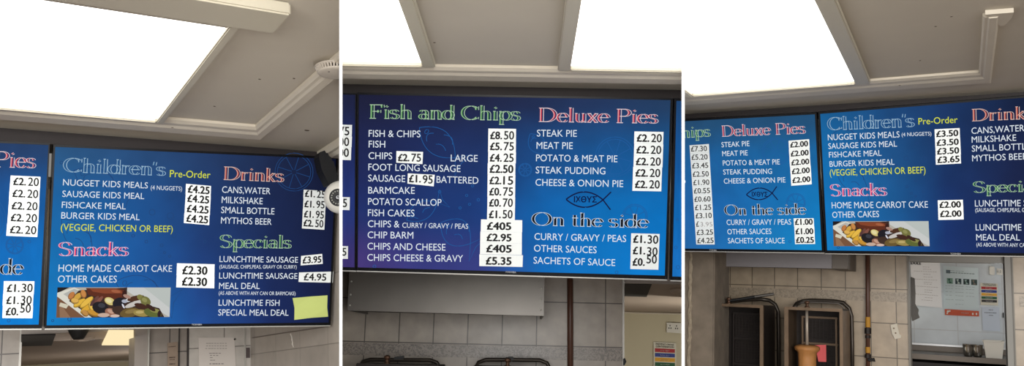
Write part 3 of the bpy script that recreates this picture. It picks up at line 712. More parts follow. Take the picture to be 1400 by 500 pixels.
heading(B1, D1, "Drinks", 304.6, 245.2, 387.3, 248.4, 17.5, 'orange')
heading(B1, D1, "Specials", 300.5, 338.3, 397.5, 339, 17.5, 'green')
food(B1, D1, [(78.5, 392.5), (233.3, 392.8), (231.8, 433), (76.8, 434)])
write('maker_mark', B1, R1, 'TOSHIBA', 262, 444.4, 276, 444.4, 2.0, mat('mark_grey', (190, 190, 190), .5), .006)
SCN = "big screen of the left view"
price_column(B1, (254.2, 251), (288.4, 254), (251.4, 305.5), (286, 306.8), [('£4.25', 264, 'the nugget kids meals', False), ('£4.25', 276.8, 'the sausage kids meal', False), ('£4.25', 290.6, 'the fishcake meal', False), ('£4.25', 304, 'the burger kids meal', False)],
             "price stickers for children's meals in the left view", SCN, 9.8, 256.5, 286.5, 254.5, 284.5, False)
price_column(B1, (242, 359.6), (293.4, 361), (240.8, 392.8), (292.7, 393.6), [('£2.30', 374.8, 'the carrot cake', False), ('£2.30', 390.2, 'the other cakes', False)],
             'price stickers for snacks in the left view', SCN, 11, 249, 283.5, 248.5, 283, False)
price_column(B1, (415.4, 259), (446, 261), (413, 311.2), (443.6, 314.8), [('£1.25', 269.5, 'the cans and water', True), ('£1.95', 283.6, 'the milkshake', True), ('£1.95', 297.4, 'the small bottle', True), ('£2.50', 309.6, 'the beer', True)],
             'price stickers for drinks in the left view', SCN, 9.2, 416.8, 444.5, 414.8, 442, True)
GS = 'price stickers for specials in the left view'
sticker(B1, [(411.7, 349.6), (440.4, 346.8), (441.2, 360.4), (411, 362.6)], '£3.95', (413.6, 359.8, 439.3, 358.6), 8.8, 'white sticker reading £3.95 beside the first lunchtime sausage line', GS, bold=.03)
sticker(B1, [(408.8, 372.2), (455.6, 371), (454.9, 386.2), (408, 385.2)], '£4.95', (415.2, 382.8, 446, 383.4), 9.4, 'wide white sticker reading £4.95 beside the second lunchtime sausage line', GS, bold=.02)
bm = bmesh.new(); P_ = [(400, 407.2), (424, 405), (447.7, 403.4), (447.2, 420), (448.5, 432.6), (425, 434.2), (402.3, 437), (402.6, 421)]
q = [B1.scr(p, .003 + .004 * (i % 3 == 0)) for i, p in enumerate(P_)]
prism(bm, [B1.W(v + B1.N * .0008) for v in q], [B1.W(v) for v in q])
tag(finish('sticky_note', bm, mat('lime_note_paper', (196, 208, 122), .8), None, B1), 'blank lime green sticky note at the lower right corner of the specials menu', 'sticky note')

# ---- middle view
g = [[(28, 32, 62), (28, 32, 64)], [(30, 42, 98), (30, 42, 98)], [(36, 52, 120), (36, 52, 120)], [(62, 48, 110), (60, 48, 112)]]
R2a, D2a = screen(B2, [(440, 126.6), (487.6, 127.5), (487, 369.4), (440, 368.2)], [(441, 128.6), (485.8, 129.6), (485, 365.2), (441, 364)], g, 'narrow visible end of a menu screen at the left edge of the middle view')
G = 'price stickers at the left edge of the middle view'
price_column(B2, (444, 169.6), (481.7, 170.6), (444, 217.8), (480, 219), [('£4.75', 184, 'the upper edge', True), ('£1.00', 198.6, 'the middle', True), ('£3.00', 213.4, 'the lower edge', True)], G, 'cut off screen left of middle view', 10.5, 444, 477.6, 443, 477, True)
sticker(B2, [(444, 268.6), (478.4, 269.4), (478, 287), (444, 286.4)], '£1.25', (444, 282, 474.4, 282.5), 10.3, 'white sticker ending in 5 halfway down the left edge of middle view', G, alt=True)
sticker(B2, [(444, 335.6), (476, 336.2), (475.6, 353.6), (444, 353)], '£1.25', (444, 348.4, 473.5, 348.8), 9.6, 'white sticker ending in 5 at lower left edge of middle view', G, alt=True)
g = [[(26, 28, 56), (28, 30, 60), (30, 34, 66), (32, 44, 82), (34, 54, 96), (34, 60, 98)], [(28, 36, 82), (28, 42, 92), (28, 50, 104), (22, 74, 138), (20, 84, 150), (18, 86, 150)],
     [(32, 46, 106), (28, 52, 114), (26, 58, 124), (12, 98, 178), (6, 110, 190), (5, 110, 192)], [(72, 56, 124), (56, 58, 130), (56, 62, 134), (14, 104, 188), (8, 118, 204), (8, 122, 208)]]
R2, D2 = screen(B2, [(488.3, 126.3), (920, 134.2), (912, 381.6), (487.6, 369.3)], [(490.6, 129.4), (916.6, 136.8), (908.8, 376.4), (489.2, 365.2)], g, 'large menu screen headed Fish and Chips and Deluxe Pies in the middle view')
lines_on('background_drawing', B2, D2, lemon(841, 214, 27) + lemon(868, 296, 17) + lemon(718, 232, 9) + fishsketch(604, 200, 80, 56, 40) + fishsketch(628, 322, 62, 60, 35) + fishsketch(582, 286, 60, 40, -30) + fishsketch(735, 200, 40, 36, 60) +
         bubbles([(638, 267, 1.6), (642, 279, 1.6), (654, 273, 1.8), (629, 284, 1.6), (601, 262, 1.8), (646, 254, 1.6), (512, 364, 2), (843, 372, 2), (880, 345, 1.6), (897, 336, 1.6), (780, 340, 2)]), .8, T_LINE_L)
heading(B2, D2, 'Fish and Chips', 504, 161.5, 710.8, 164.4, 18.5, 'green')
heading(B2, D2, 'Deluxe Pies', 735.5, 166, 899, 168.4, 18.5, 'red')
heading(B2, D2, 'On the side', 727.5, 307.6, 885, 311.2, 17.5, 'black')
menu(B2, D2, [('FISH & CHIPS', 504, 186.8, 574.8, 187.6), ('FISH', 504, 201.4, 526.6, 201.6), ('CHIPS', 503.8, 217.2, 536.2, 217.6), ('LARGE', 616.2, 220.4, 653, 221), ('FOOT LONG SAUSAGE', 503.6, 232.7, 629.5, 235), ('SAUSAGE', 503.4, 247.7, 554, 248.8),
              ('BATTERED', 596.8, 249.6, 654, 251.2), ('BARMCAKE', 503.4, 264.4, 567, 264.8), ('POTATO SCALLOP', 503.2, 279.8, 603.5, 281.2), ('FISH CAKES', 503, 295.2, 566.6, 295.8), ('CHIPS &', 502.9, 310.2, 546, 310.8), ('CURRY / GRAVY / PEAS', 550, 311, 640, 312.6, 6.8),
              ('CHIP BARM', 502.6, 325.4, 565, 326), ('CHIPS AND CHEESE', 502.4, 340.8, 609, 342.4), ('CHIPS CHEESE & GRAVY', 502.2, 356.2, 633, 357.8),
              ('STEAK PIE', 734, 186.4, 788.6, 186.9), ('MEAT PIE', 733.5, 203.2, 783, 203.6), ('POTATO & MEAT PIE', 732.8, 220.2, 844, 221.6), ('STEAK PUDDING', 732.4, 236.7, 827.6, 238.2), ('CHEESE & ONION PIE', 732, 253.6, 852, 255.6),
              ('CURRY / GRAVY / PEAS', 730.6, 327.6, 856, 330.6), ('OTHER SAUCES', 730, 343.6, 815.6, 346), ('SACHETS OF SAUCE', 729.4, 360, 841, 363.4)])
icth(B2, D2, 774, 272.4, 824.4, 273, 21, ((835.5, 262.2), (834.6, 286.6)), 784.5, 816, 276.2, 7.6)
write('maker_mark', B2, R2, 'TOSHIBA', 691, 372.6, 705.5, 373, 2.2, mat('mark_grey', (190, 190, 190), .5), .006)
GM = 'price stickers of the fish and chips column in the middle view'; WM = 'Fish and Chips list of middle view'
price_column(B2, (667.9, 175.5), (705.8, 176), (665.6, 300.5), (703.6, 301), [('£8.50', 190, 'fish and chips', True), ('£5.75', 205, 'fish', True), ('£4.25', 220.6, 'large chips', True), ('£2.50', 236, 'foot long sausage', False), ('£2.15', 251.6, 'battered sausage', True),
             ('£0.75', 266.8, 'barmcake', True), ('£0.70', 282, 'potato scallop', True), ('£1.50', 297.8, 'fish cakes', True)], GM, WM, 10.4, 670, 702.8, 668.3, 700.8, True)
price_column(B2, (657.4, 299.6), (713.8, 300.8), (656.2, 347.4), (713.4, 348.2), [('£405', 313.8, 'chips and curry, gravy or peas', False), ('£2.95', 329.4, 'chip barm', False), ('£405', 344.6, 'chips and cheese', False)], GM, 'wide strip of middle view', 9.8, 665.5, 699, 664.6, 699.6, False)
sticker(B2, [(655.4, 347.4), (715, 348.7), (714.4, 364.7), (655.3, 363.4)], '£5.35', (664, 361.2, 699.4, 361.8), 10, 'wide white sticker reading £5.35 beside chips cheese and gravy in the middle view', GM)
sticker(B2, [(542, 206.3), (578.5, 207.5), (577.6, 224.2), (541.8, 222.2)], '£2.75', (544, 219.8, 575.6, 220.4), 9.8, 'white sticker reading £2.75 stuck after the word chips in the middle view', GM, alt=True)
sticker(B2, [(557.6, 236.8), (594.5, 238.8), (593, 254.6), (557, 250.8)], '£1.95', (559, 248.6, 591.6, 249.6), 10.2, 'white sticker reading £1.95 stuck between sausage and battered in the middle view', GM, alt=1.2)
GP = 'price stickers of the deluxe pies column in the middle view'
price_column(B2, (867.4, 179.4), (907.2, 180.2), (864.7, 260.6), (904.2, 261.6), [('£2.20', 193.6, 'steak pie'), ('£2.20', 209.6, 'meat pie'), ('£2.20', 225.6, 'potato and meat pie'), ('£2.20', 241.2, 'steak pudding'), ('£2.20', 256.8, 'cheese and onion pie')], GP, 'Deluxe Pies list of middle view', 10.2, 870.4, 904.8, 868, 902)
price_column(B2, (863.1, 318.6), (902, 319.6), (861.7, 367.4), (900, 368.6), [('£1.30', 331.8, 'curry, gravy or peas', .8), ('£1.30', 347.4, 'other sauces', 1.6), ('£0.50', 363, 'sachets of sauce', -3.4)], 'price stickers for side dishes in the middle view', 'On the side list of middle view', 10.4, 865.5, 900, 864.6, 898)
g = [[(28, 66, 116)] * 2, [(16, 84, 156)] * 2, [(10, 102, 184)] * 2, [(24, 112, 198)] * 2]
R2b, D2b = screen(B2, [(921.6, 134.4), (990, 135.8), (985, 384), (916.6, 382.4)], [(924.6, 137.8), (987, 139), (982, 379.4), (919, 377.6)], g, 'narrow blue strip of a menu screen at the right edge of the middle view')
lines_on('background_drawing', B2, D2b, bubbles([(924, 338, 2), (927, 365, 2.5), (926, 300, 1.6)]), .8, T_LINE_L)

# ---- right view
g = [[(38, 66, 98), (34, 76, 118), (34, 78, 120)], [(36, 88, 145), (26, 95, 160), (20, 100, 165)], [(42, 92, 160), (26, 100, 174), (14, 118, 190)], [(44, 90, 155), (30, 108, 182), (14, 134, 204)]]
R3a, D3a = screen(B3, [(860, 166.8), (1116.6, 153.6), (1127, 345), (860, 341.6)], [(862, 169.6), (1114.2, 156.2), (1123.6, 341.8), (862, 338.6)], g, 'menu screen headed Deluxe Pies at the left of the right view')
lines_on('background_drawing', B3, D3a, lemon(1061, 207, 19) + lemon(1088, 277, 13) + fishsketch(975, 230, 34, 30, 40) + bubbles([(1032, 325, 1.6), (1080, 330, 1.6), (962, 300, 2)]), .7, T_LINE_L)
heading(B3, D3a, 'Fish and Chips', 832, 193.4, 971, 186.2, 14, 'green')
heading(B3, D3a, 'Deluxe Pies', 986.4, 186.4, 1101, 182.2, 14.5, 'red')
heading(B3, D3a, 'On the side', 991, 294, 1101, 292.9, 14, 'black')
menu(B3, D3a, [('STEAK PIE', 986.6, 201.2, 1024.8, 199.5, 6.9), ('MEAT PIE', 987.6, 213.4, 1022.4, 212.2, 6.9), ('POTATO & MEAT PIE', 988.4, 226.2, 1066.2, 224.6, 6.9), ('STEAK PUDDING', 989, 238.5, 1055.6, 237.4, 6.9), ('CHEESE & ONION PIE', 989.8, 250.9, 1074, 249.2, 6.9),
               ('CURRY / GRAVY / PEAS', 993.6, 307.4, 1081.8, 306.8, 7.2), ('OTHER SAUCES', 994.6, 320.2, 1054.8, 319.6, 7.2), ('SACHETS OF SAUCE', 995.4, 332.4, 1073, 332.4, 7.2), ('BATTERED', 886, 251.6, 937.5, 251.4, 6.6)])
icth(B3, D3a, 1020.4, 266, 1055.6, 263.8, 16, ((1062, 254.8), (1063.4, 273.2)), 1028, 1049.6, 268.4, 6)
write('maker_mark', B3, R3a, 'TOSHIBA', 970, 342.6, 980, 342.7, 1.8, mat('mark_grey', (190, 190, 190), .5), .006)
GR = 'price stickers of the fish and chips column in the right view'
names = ['fish and chips', 'fish', 'large chips', 'foot long sausage', 'battered sausage', 'barmcake', 'potato scallop', 'fish cakes', 'chips and curry', 'chip barm', 'chips and cheese', 'chips cheese and gravy']
vals = ['£7.30', '£5.20', '£3.45', '£2.50', '£1.90', '£0.55', '£0.60', '£1.25', '£3.10', '£', '£3.25', '£4.25']
bl_ = [206.6, 218, 229.6, 241.2, 252.6, 264, 275.4, 286.8, 298, 309.4, 320.8, 332]
n = 12
for i in range(n):
    t0_, t1_ = i / n, (i + 1) / n
    A_ = lambda t: (942.8 + 9.2 * t, 198.4 + 135.6 * t); B_ = lambda t: (969.2 + 8 * t, 196.6 + 137.4 * t)
    t = (bl_[i] - bl_[0]) / (bl_[-1] - bl_[0]); xa = 944.8 + 8.6 * t; xb = 966.8 + 9 * t
    lab = f'white {vals[i]} sticker for {names[i]}, left edge of the right view' if vals[i] != '£' else 'white sticker with smeared unreadable figures, third from bottom in right view column'
    o = sticker(B3, [A_(t0_ + .0004), B_(t0_ + .0004), B_(t1_ - .0004), A_(t1_ - .0004)], vals[i] if vals[i] != '£' else None, (xa, bl_[i] + .3, xb, bl_[i] - .3), 7.0, lab, GR, bold=.015, ink=M_GREYINK if i == 8 and False else mat('soft_black_ink', (46, 46, 44), .6))
    if vals[i] == '£' and o:
        write('figures', B3, o, '£', xa, bl_[i] + .2, xa + 4, bl_[i], 7.0, mat('soft_black_ink', (46, 46, 44), .6), .0027, .015)
        write('figures', B3, o, '3.95', xa + 6, bl_[i], xb, bl_[i], 6.0, M_GREYINK, .0027)
WR = 'Deluxe Pies list of right view'
price_column(B3, (1078, 192.2), (1106.2, 190), (1082, 253.6), (1110, 252), [('£2.00', 200.6, 'steak pie', False), ('£2.00', 212.8, 'meat pie', False), ('£2.00', 224.9, 'potato and meat pie', False), ('£2.00', 236.9, 'steak pudding', False), ('£2.00', 249, 'cheese and onion pie', False)],
             'price stickers of the deluxe pies column in the right view', WR, 7.2, 1080.4, 1105, 1083.4, 1108.2, False)
price_column(B3, (1085, 298.2), (1112.4, 298), (1087, 334), (1114.4, 332.8), [('£1.00', 306.9, 'curry, gravy or peas', False), ('£1.00', 319.7, 'other sauces', False), ('£0.25', 331.6, 'sachets of sauce', False)],
             'price stickers for side dishes in the right view', 'On the side list of right view', 7.6, 1086.9, 1111.4, 1088.4, 1113, False)
g = [[(20, 92, 152), (26, 74, 130), (26, 54, 104), (18, 32, 66), (14, 22, 45)], [(14, 108, 180), (28, 84, 144), (22, 50, 100), (22, 34, 74), (20, 28, 60)],
     [(12, 116, 194), (24, 92, 156), (22, 50, 108), (24, 36, 78), (22, 30, 66)], [(14, 124, 202), (24, 96, 166), (24, 50, 112), (24, 36, 80), (24, 31, 68)]]
R3, D3 = screen(B3, [(1118.8, 153.2), (1484, 124.2), (1484, 350.6), (1128.2, 345.8)], [(1121.4, 155.6), (1481, 127.0), (1481, 347), (1131, 342)], g, "large menu screen headed Children's, Snacks, Drinks and Specials in the right view")
lines_on('background_drawing', B3, D3, fishsketch(1170, 250, 60, 44, 30) + fishsketch(1160, 190, 50, 40, 10) + bubbles([(1239, 216, 3), (1263, 218, 4), (1254, 196, 1.6), (1230, 236, 1.6), (1252, 246, 2), (1246, 264, 1.6), (1252, 268, 1.3), (1240, 255, 1.6), (1262, 262, 1.4), (1146, 338, 1.6), (1225, 226, 1.4)]), .7, T_LINE)
heading(B3, D3, "Children's", 1131.5, 177.8, 1249.5, 172.9, 17, 'blue')
write('menu_line', B3, D3, 'Pre-Order', 1255.8, 170.2, 1309.2, 167.8, 8.8, T_YEL, bold=0)
menu(B3, D3, [("NUGGET KIDS MEALS", 1132, 191.8, 1230, 187.6, 8), ("(4 NUGGETS)", 1232.8, 186.4, 1273.4, 185, 5), ("SAUSAGE KIDS MEAL", 1132.6, 203.5, 1226.4, 200.2, 7.6), ("FISHCAKE MEAL", 1133.5, 215.3, 1205.3, 212.8, 7.6), ("BURGER KIDS MEAL", 1134.4, 227.9, 1223, 225, 7.6),
              ("HOME MADE CARROT CAKE", 1137.3, 284.6, 1268.7, 283.7, 8.4), ("OTHER CAKES", 1138, 297.6, 1202, 296.4, 8.2),
              ("CANS,WATER", 1328.3, 183, 1400.5, 179, 8.6), ("MILKSHAKE", 1328.6, 195, 1389.4, 192.2, 8.4), ("SMALL BOTTLE", 1328.8, 207.2, 1408.5, 204, 8.4), ("MYTHOS BEER", 1329.2, 220.4, 1405, 217.6, 8.4),
              ("LUNCHTIME SAUSAGE", 1333, 282.2, 1449, 281.4, 8.6), ("(SAUSAGE, CHIPS,PEAS, GRAVY OR CURRY)", 1333.4, 289.6, 1452, 289.4, 5.2), ("LUNCHTIME SAUSAGE", 1334, 314.8, 1450, 315, 8.6), ("MEAL DEAL", 1334.8, 328.4, 1394.4, 328.6, 8.4), ("(AS ABOVE WITH ANY CAN OR BARMCAKE)", 1335, 336.6, 1450, 338, 5)])
menu(B3, D3, [("(VEGGIE, CHICKEN OR BEEF)", 1134.6, 240.2, 1265.4, 236.6, 8.6)], T_YEL)
heading(B3, D3, "Snacks", 1135.8, 268, 1212.2, 266.9, 16, 'pink')
heading(B3, D3, "Drinks", 1328, 165.4, 1415, 161.8, 16, 'orange')
heading(B3, D3, "Specials", 1331, 263.2, 1434, 261, 15, 'green')
food(B3, D3, [(1138.6, 302.3), (1269.5, 302), (1271, 336.3), (1139.9, 336.2)])
write('maker_mark', B3, R3, 'TOSHIBA', 1299.5, 347.6, 1313.7, 347.8, 2.0, mat('mark_grey', (190, 190, 190), .5), .006)
SCN = "big screen of the right view"
price_column(B3, (1277.6, 176.6), (1312, 174.8), (1279.8, 224.8), (1314.2, 223.6), [('£3.50', 186.4, 'the nugget kids meals', False), ('£3.50', 198.4, 'the sausage kids meal', False), ('£3.50', 210.2, 'the fishcake meal', False), ('£3.65', 221.8, 'the burger kids meal', False)],
             "price stickers for children's meals in the right view", SCN, 8.2, 1280, 1310.4, 1281.6, 1312.2, False)
price_column(B3, (1281.8, 273.6), (1316.2, 272.8), (1282.8, 300.4), (1317.5, 300), [('£2.00', 283.6, 'the carrot cake', False), ('£2.00', 296, 'the other cakes', False)],
             'price stickers for snacks in the right view', SCN, 8.2, 1284.4, 1314, 1285.2, 1314.8, False)

# ---- poles between the screens
for bay, p, q, lab in ((B1, (63.8, 250), (58.6, 446), 'thin metal pole between the two screens of the left view'),
                       (B2, (917.5, 190), (913.6, 381), 'thin metal pole beside the right strip screen of the middle view'),
                       (B3, (1121, 200), (1127.4, 345), 'thin metal pole between the two screens of the right view')):
    bm = bmesh.new(); a = bay.scr(p, -.028); b = bay.scr(q, -.028); tube(bm, [bay.W(a + (a - b) * .25), bay.W(b)], .0042, 10)
    tag(finish('mounting_pole', bm, M_SILVER, None, bay, smooth=True), lab, 'pole', 'metal poles between screens')

# ================================================================= LEFT VIEW OBJECTS
# smoke detector on the ceiling
dc = B1.hz((459, 91), H1); root = empty('smoke_detector', B1.W(dc), 'round white slotted smoke detector on the ceiling, right edge of left view', 'smoke detector')
def ring(bay, c, prof, m, parent, name, ax=(0, 0, -1), n=40):
    bm = bmesh.new(); lathe(bm, bay.W(c), bay.D(ax), prof, n); return finish(name, bm, m, parent, bay, smooth=True)
M_DETECT = mat('aged_white_plastic', (196, 186, 172), .5)
ring(B1, dc, [(.054, 0), (.055, .003), (.054, .005)], M_DETECT, root, 'base_plate')
ring(B1, dc, [(.044, .005), (.043, .014)], mat('slot_shadow', (60, 52, 46), .8), root, 'sensor_core')
for k in range(40):
    a = k * math.pi / 20; u = np.array([math.cos(a), math.sin(a), 0]); t = np.array([-math.sin(a), math.cos(a), 0])
    bm = bmesh.new(); P = []
    for z, r_ in ((.005, .0525), (.0145, .048)):
        for s_, rr in ((-1, 0), (1, 0), (1, -.008), (-1, -.008)): P.append(B1.W(dc + u * (r_ + rr) + t * s_ * .0019 + np.array([0, 0, -z])))
    hexa(bm, P); finish('vent_rib', bm, M_DETECT, root, B1)
ring(B1, dc, [(.047, .014), (.048, .0155), (.045, .019), (.036, .021), (.0, .0215)], M_DETECT, root, 'cover')
ring(B1, dc + np.array([-.024, -.012, -.0205]), [(.0024, 0), (.0024, .0012)], M_BLACK, root, 'indicator')
# dome camera on the side wall
cc = B1.dep((466, 269.5), 2.62); view = -nrm(cc); view = nrm(view + np.array([-.22, 0, -.02]))
root = empty('dome_camera', B1.W(cc), 'white dome security camera on the side wall, right of the left view', 'security camera')
R_ = .056
def capprof(R, a0, a1, n=12): return [(R * math.sin(math.radians(a0 + (a1 - a0) * i / n)), R * math.cos(math.radians(a0 + (a1 - a0) * i / n))) for i in range(n + 1)]
ring(B1, cc, capprof(R_, 152, 29), M_WHITE, root, 'shell', view, 40)
ring(B1, cc, [(.0285, .049), (.029, .051), (.0265, .0515), (.0, .049)], M_BLACK, root, 'lens_plate', view, 36)
ring(B1, cc, [(.0095, .049), (.0095, .0535), (.006, .0545), (.0, .053)], mat('lens_glass', (20, 20, 26), .1), root, 'lens', view, 24)
uu = nrm(np.cross(view, [0, 0, 1])); vv_ = np.cross(uu, view)
bm = bmesh.new()
for k in range(16):
    a = k * math.pi / 8; p = cc + view * .0508 + (uu * math.cos(a) + vv_ * math.sin(a)) * .0212
    lathe(bm, B1.W(p), B1.D(view), [(.0026, 0), (.0022, .0022), (.0, .0028)], 8)
tag(finish('infrared_lamps', bm, mat('led_clear', (150, 150, 142), .3), root, B1), 'ring of small clear lamps round the lens')
bp = B1.W(cc); mnt = np.array([SIDE1 - .001, cc[1] + .01, cc[2]])
bm = bmesh.new(); lathe(bm, B1.W(mnt), B1.D(cc - mnt), [(.05, 0), (.05, .012), (.03, .014), (.028, np.linalg.norm(cc - mnt) - .02)], 32)
finish('wall_mount', bm, M_WHITE, root, B1, smooth=True)
# ragged black patch between screen and wall
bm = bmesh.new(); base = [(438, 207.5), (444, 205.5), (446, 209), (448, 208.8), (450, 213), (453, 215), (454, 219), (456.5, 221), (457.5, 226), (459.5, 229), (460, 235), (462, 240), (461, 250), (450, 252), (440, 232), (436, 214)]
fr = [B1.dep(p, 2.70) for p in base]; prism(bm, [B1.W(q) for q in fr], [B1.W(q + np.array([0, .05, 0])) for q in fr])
tag(finish('black_patch', bm, M_BLACK, None, B1), 'ragged black patch behind the upper right corner of the left view screen', 'foam')
# black half dome hanging at the hatch rail
hc = B1.dep((107.6, 450), W1 - .12); root = empty('hanging_dome', B1.W(hc), 'small black dome hanging under the screens of the left view', 'dome fitting')
ring(B1, hc, [(.039, -.02), (.039, .0), (.036, .01), (.024, .032), (.018, .04), (0, .041)], M_BLACK, root, 'bowl', (0, 0, -1), 24)
ring(B1, hc, [(.012, -.09), (.012, -.018)], M_BLACK, root, 'stem', (0, 0, -1), 12)
# round fitting on the far ceiling
fc = B1.hz((114, 461.5), h1); root = empty('round_ceiling_fitting', B1.W(fc), 'round beige fitting on the back room ceiling behind the small black dome', 'ceiling fitting', 'round fittings on the back room ceiling')
ring(B1, fc, [(.045, 0), (.045, .006), (.038, .01), (.02, .011), (.02, .014), (0, .015)], mat('beige_plastic', (186, 170, 154), .5), root, 'cover')
fc = B2.hz((937, 395), h2); root = empty('round_ceiling_fitting', B2.W(fc), 'round beige fitting on the back room ceiling at the right edge of the middle view', 'ceiling fitting', 'round fittings on the back room ceiling')
ring(B2, fc, [(.085, 0), (.085, .016), (.07, .026), (.04, .028), (.04, .034), (0, .036)], mat('beige_plastic', (186, 170, 154), .5), root, 'cover')
# notice on the white pier
M_PAPER2 = mat('notice_paper', (214, 206, 198), .8); M_PRINT = mat('faint_print', (142, 134, 130), .8); M_PRINT_D = mat('dark_print', (70, 72, 84), .8)
def notice(bay, d, quad, label, m, lines, cat='notice', group=None, name='paper_notice', mp=None, th=.003):
    o = wslab(name, bay, quad, d, th, m); tag(o, label, cat, group)
    bm = bmesh.new()
    for (u0, v0, u1, v1, t) in lines:   # dashes of print
        q = [bay.dep(p, d - .001) for p in quad]
        def P(u, v): return bay.W(bil(q, u, v))
        n = max(1, int((u1 - u0) / .075)); 
        for k in range(n):
            a = u0 + (u1 - u0) * k / n; b = a + (u1 - u0) / n * random.uniform(.6, .92)
            vs = [bm.verts.new(Vector(x)) for x in (P(a, v0), P(b, v0), P(b, v0 + t), P(a, v0 + t))]; bm.faces.new(vs)
    if lines: finish('print', bm, mp or M_PRINT, o, bay, solid=False)
    return o
o = notice(B1, W1 - .012, [(271.5, 461.2), (320.5, 461), (323.5, 520), (272.5, 520)], 'white printed notice pinned to the pale tiled pier below the left screens', M_PAPER2,
       [(.2, .13, .8, .13, .012), (.2, .19, .8, .19, .012), (.18, .25, .8, .25, .012), (.28, .36, .62, .36, .016), (.3, .41, .55, .41, .016), (.3, .46, .4, .46, .016), (.3, .52, .46, .52, .016), (.28, .6, .68, .6, .022), (.28, .68, .7, .68, .022)])
bm = bmesh.new(); pc = B1.dep((320.8, 463.5), W1 - .0125); lathe(bm, B1.W(pc), B1.D((0, -1, 0)), [(.004, 0), (.004, .004), (.0015, .006)], 12); finish('pin', bm, M_BLACK, o, B1)
for i, (pts, lab) in enumerate([([(229, 468.5), (243, 467), (243.5, 520), (229.5, 520)], 'brown stained paper hanging on the grey tiles left of the pale pier')]):
    notice(B1, W1 - .012, pts, lab, mat('stained_paper', (150, 132, 116), .85, noise=.2, nscale=30), [(.1, .1, .8, .1, .02), (.15, .38, .75, .38, .03), (.2, .44, .7, .44, .02), (.15, .55, .75, .55, .03)], mp=mat('brown_print', (78, 60, 52), .8))
struct(box_obj('trim_26', B1, mat('dark_joint', (50, 44, 42), .7), (xat(B1, 244, W1), xat(B1, 245.3, W1), W1 - .008, W1, FLOORZ, .4)))
# paint drip marks on the side wall
bm = bmesh.new(); pts = [B1.sx((397.5 + (y - 456) * .18 + random.uniform(-.5, .5), y), SIDE1 - .001) for y in range(456, 476, 2)]
tube(bm, [B1.W(p) for p in pts], [.0016 + random.uniform(0, .0016) for _ in pts], 5)
tag(finish('plaster_drip', bm, mat('white_plaster', (226, 220, 210), .8), None, B1), 'short white plaster drip on the grey side wall below the left screen', 'plaster drip')
# thin raised grey line crossing the side wall
bm = bmesh.new(); tube(bm, [B1.W(B1.sx(p, SIDE1 - .002)) for p in ((345, 461.5), (380, 456), (415, 451), (450, 445.6))], .0022, 6)
tag(finish('wall_line', bm, mat('grey_line', (118, 108, 100), .6), None, B1), 'thin grey line rising across the side wall below the left screen', 'cable')

# ================================================================= MIDDLE VIEW OBJECTS
def hood(bay, d, pts, back, label, rivets, m=M_STEEL, endpts=None):
    """sheet steel extraction hood: front sheet, two end sheets, soffit lip"""
    root = empty('extraction_hood', bay.W(bay.dep(pts[3], d)), label, 'extraction hood', 'steel extraction hoods')
    q = [bay.dep(p, d) for p in pts]
    bm = bmesh.new(); prism(bm, [bay.W(v) for v in q], [bay.W(v + np.array([0, .008, 0])) for v in q]); finish('front_sheet', bm, m, root, bay)
    for (a, b) in ((q[0], q[3]), (q[1], q[2])):
        s_ = .006 if a[0] == q[0][0] else -.006
        bm = bmesh.new(); ps = [a, b, b + np.array([s_, 0, 0]), a + np.array([s_, 0, 0])]
        prism(bm, [bay.W(v + np.array([0, .008, 0])) for v in ps], [bay.W(v + np.array([0, back, 0])) for v in ps]); finish('end_sheet', bm, m, root, bay)
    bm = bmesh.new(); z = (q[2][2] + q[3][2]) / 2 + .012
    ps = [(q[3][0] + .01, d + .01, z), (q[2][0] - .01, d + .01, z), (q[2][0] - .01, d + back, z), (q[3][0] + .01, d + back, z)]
    prism(bm, [bay.W(v) for v in ps], [bay.W(np.array(v) + np.array([0, 0, .006])) for v in ps]); tag(finish('filter_soffit', bm, M_SOOT, root, bay), 'dark underside')  # underside sheet in a darker colour than the front
    for p in rivets:
        bm = bmesh.new(); lathe(bm, bay.W(bay.dep(p, d)), bay.D((0, -1, 0)), [(.0036, 0), (.0032, .0018), (0, .0026)], 10); finish('rivet', bm, M_ALU, root, bay)
    return root
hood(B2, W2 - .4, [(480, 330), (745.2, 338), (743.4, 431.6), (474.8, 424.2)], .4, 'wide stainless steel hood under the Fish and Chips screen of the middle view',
     [(480.4, 384.6), (479.4, 402.6), (478.4, 417), (740.4, 393.6), (740.2, 409), (739.6, 423.6)])
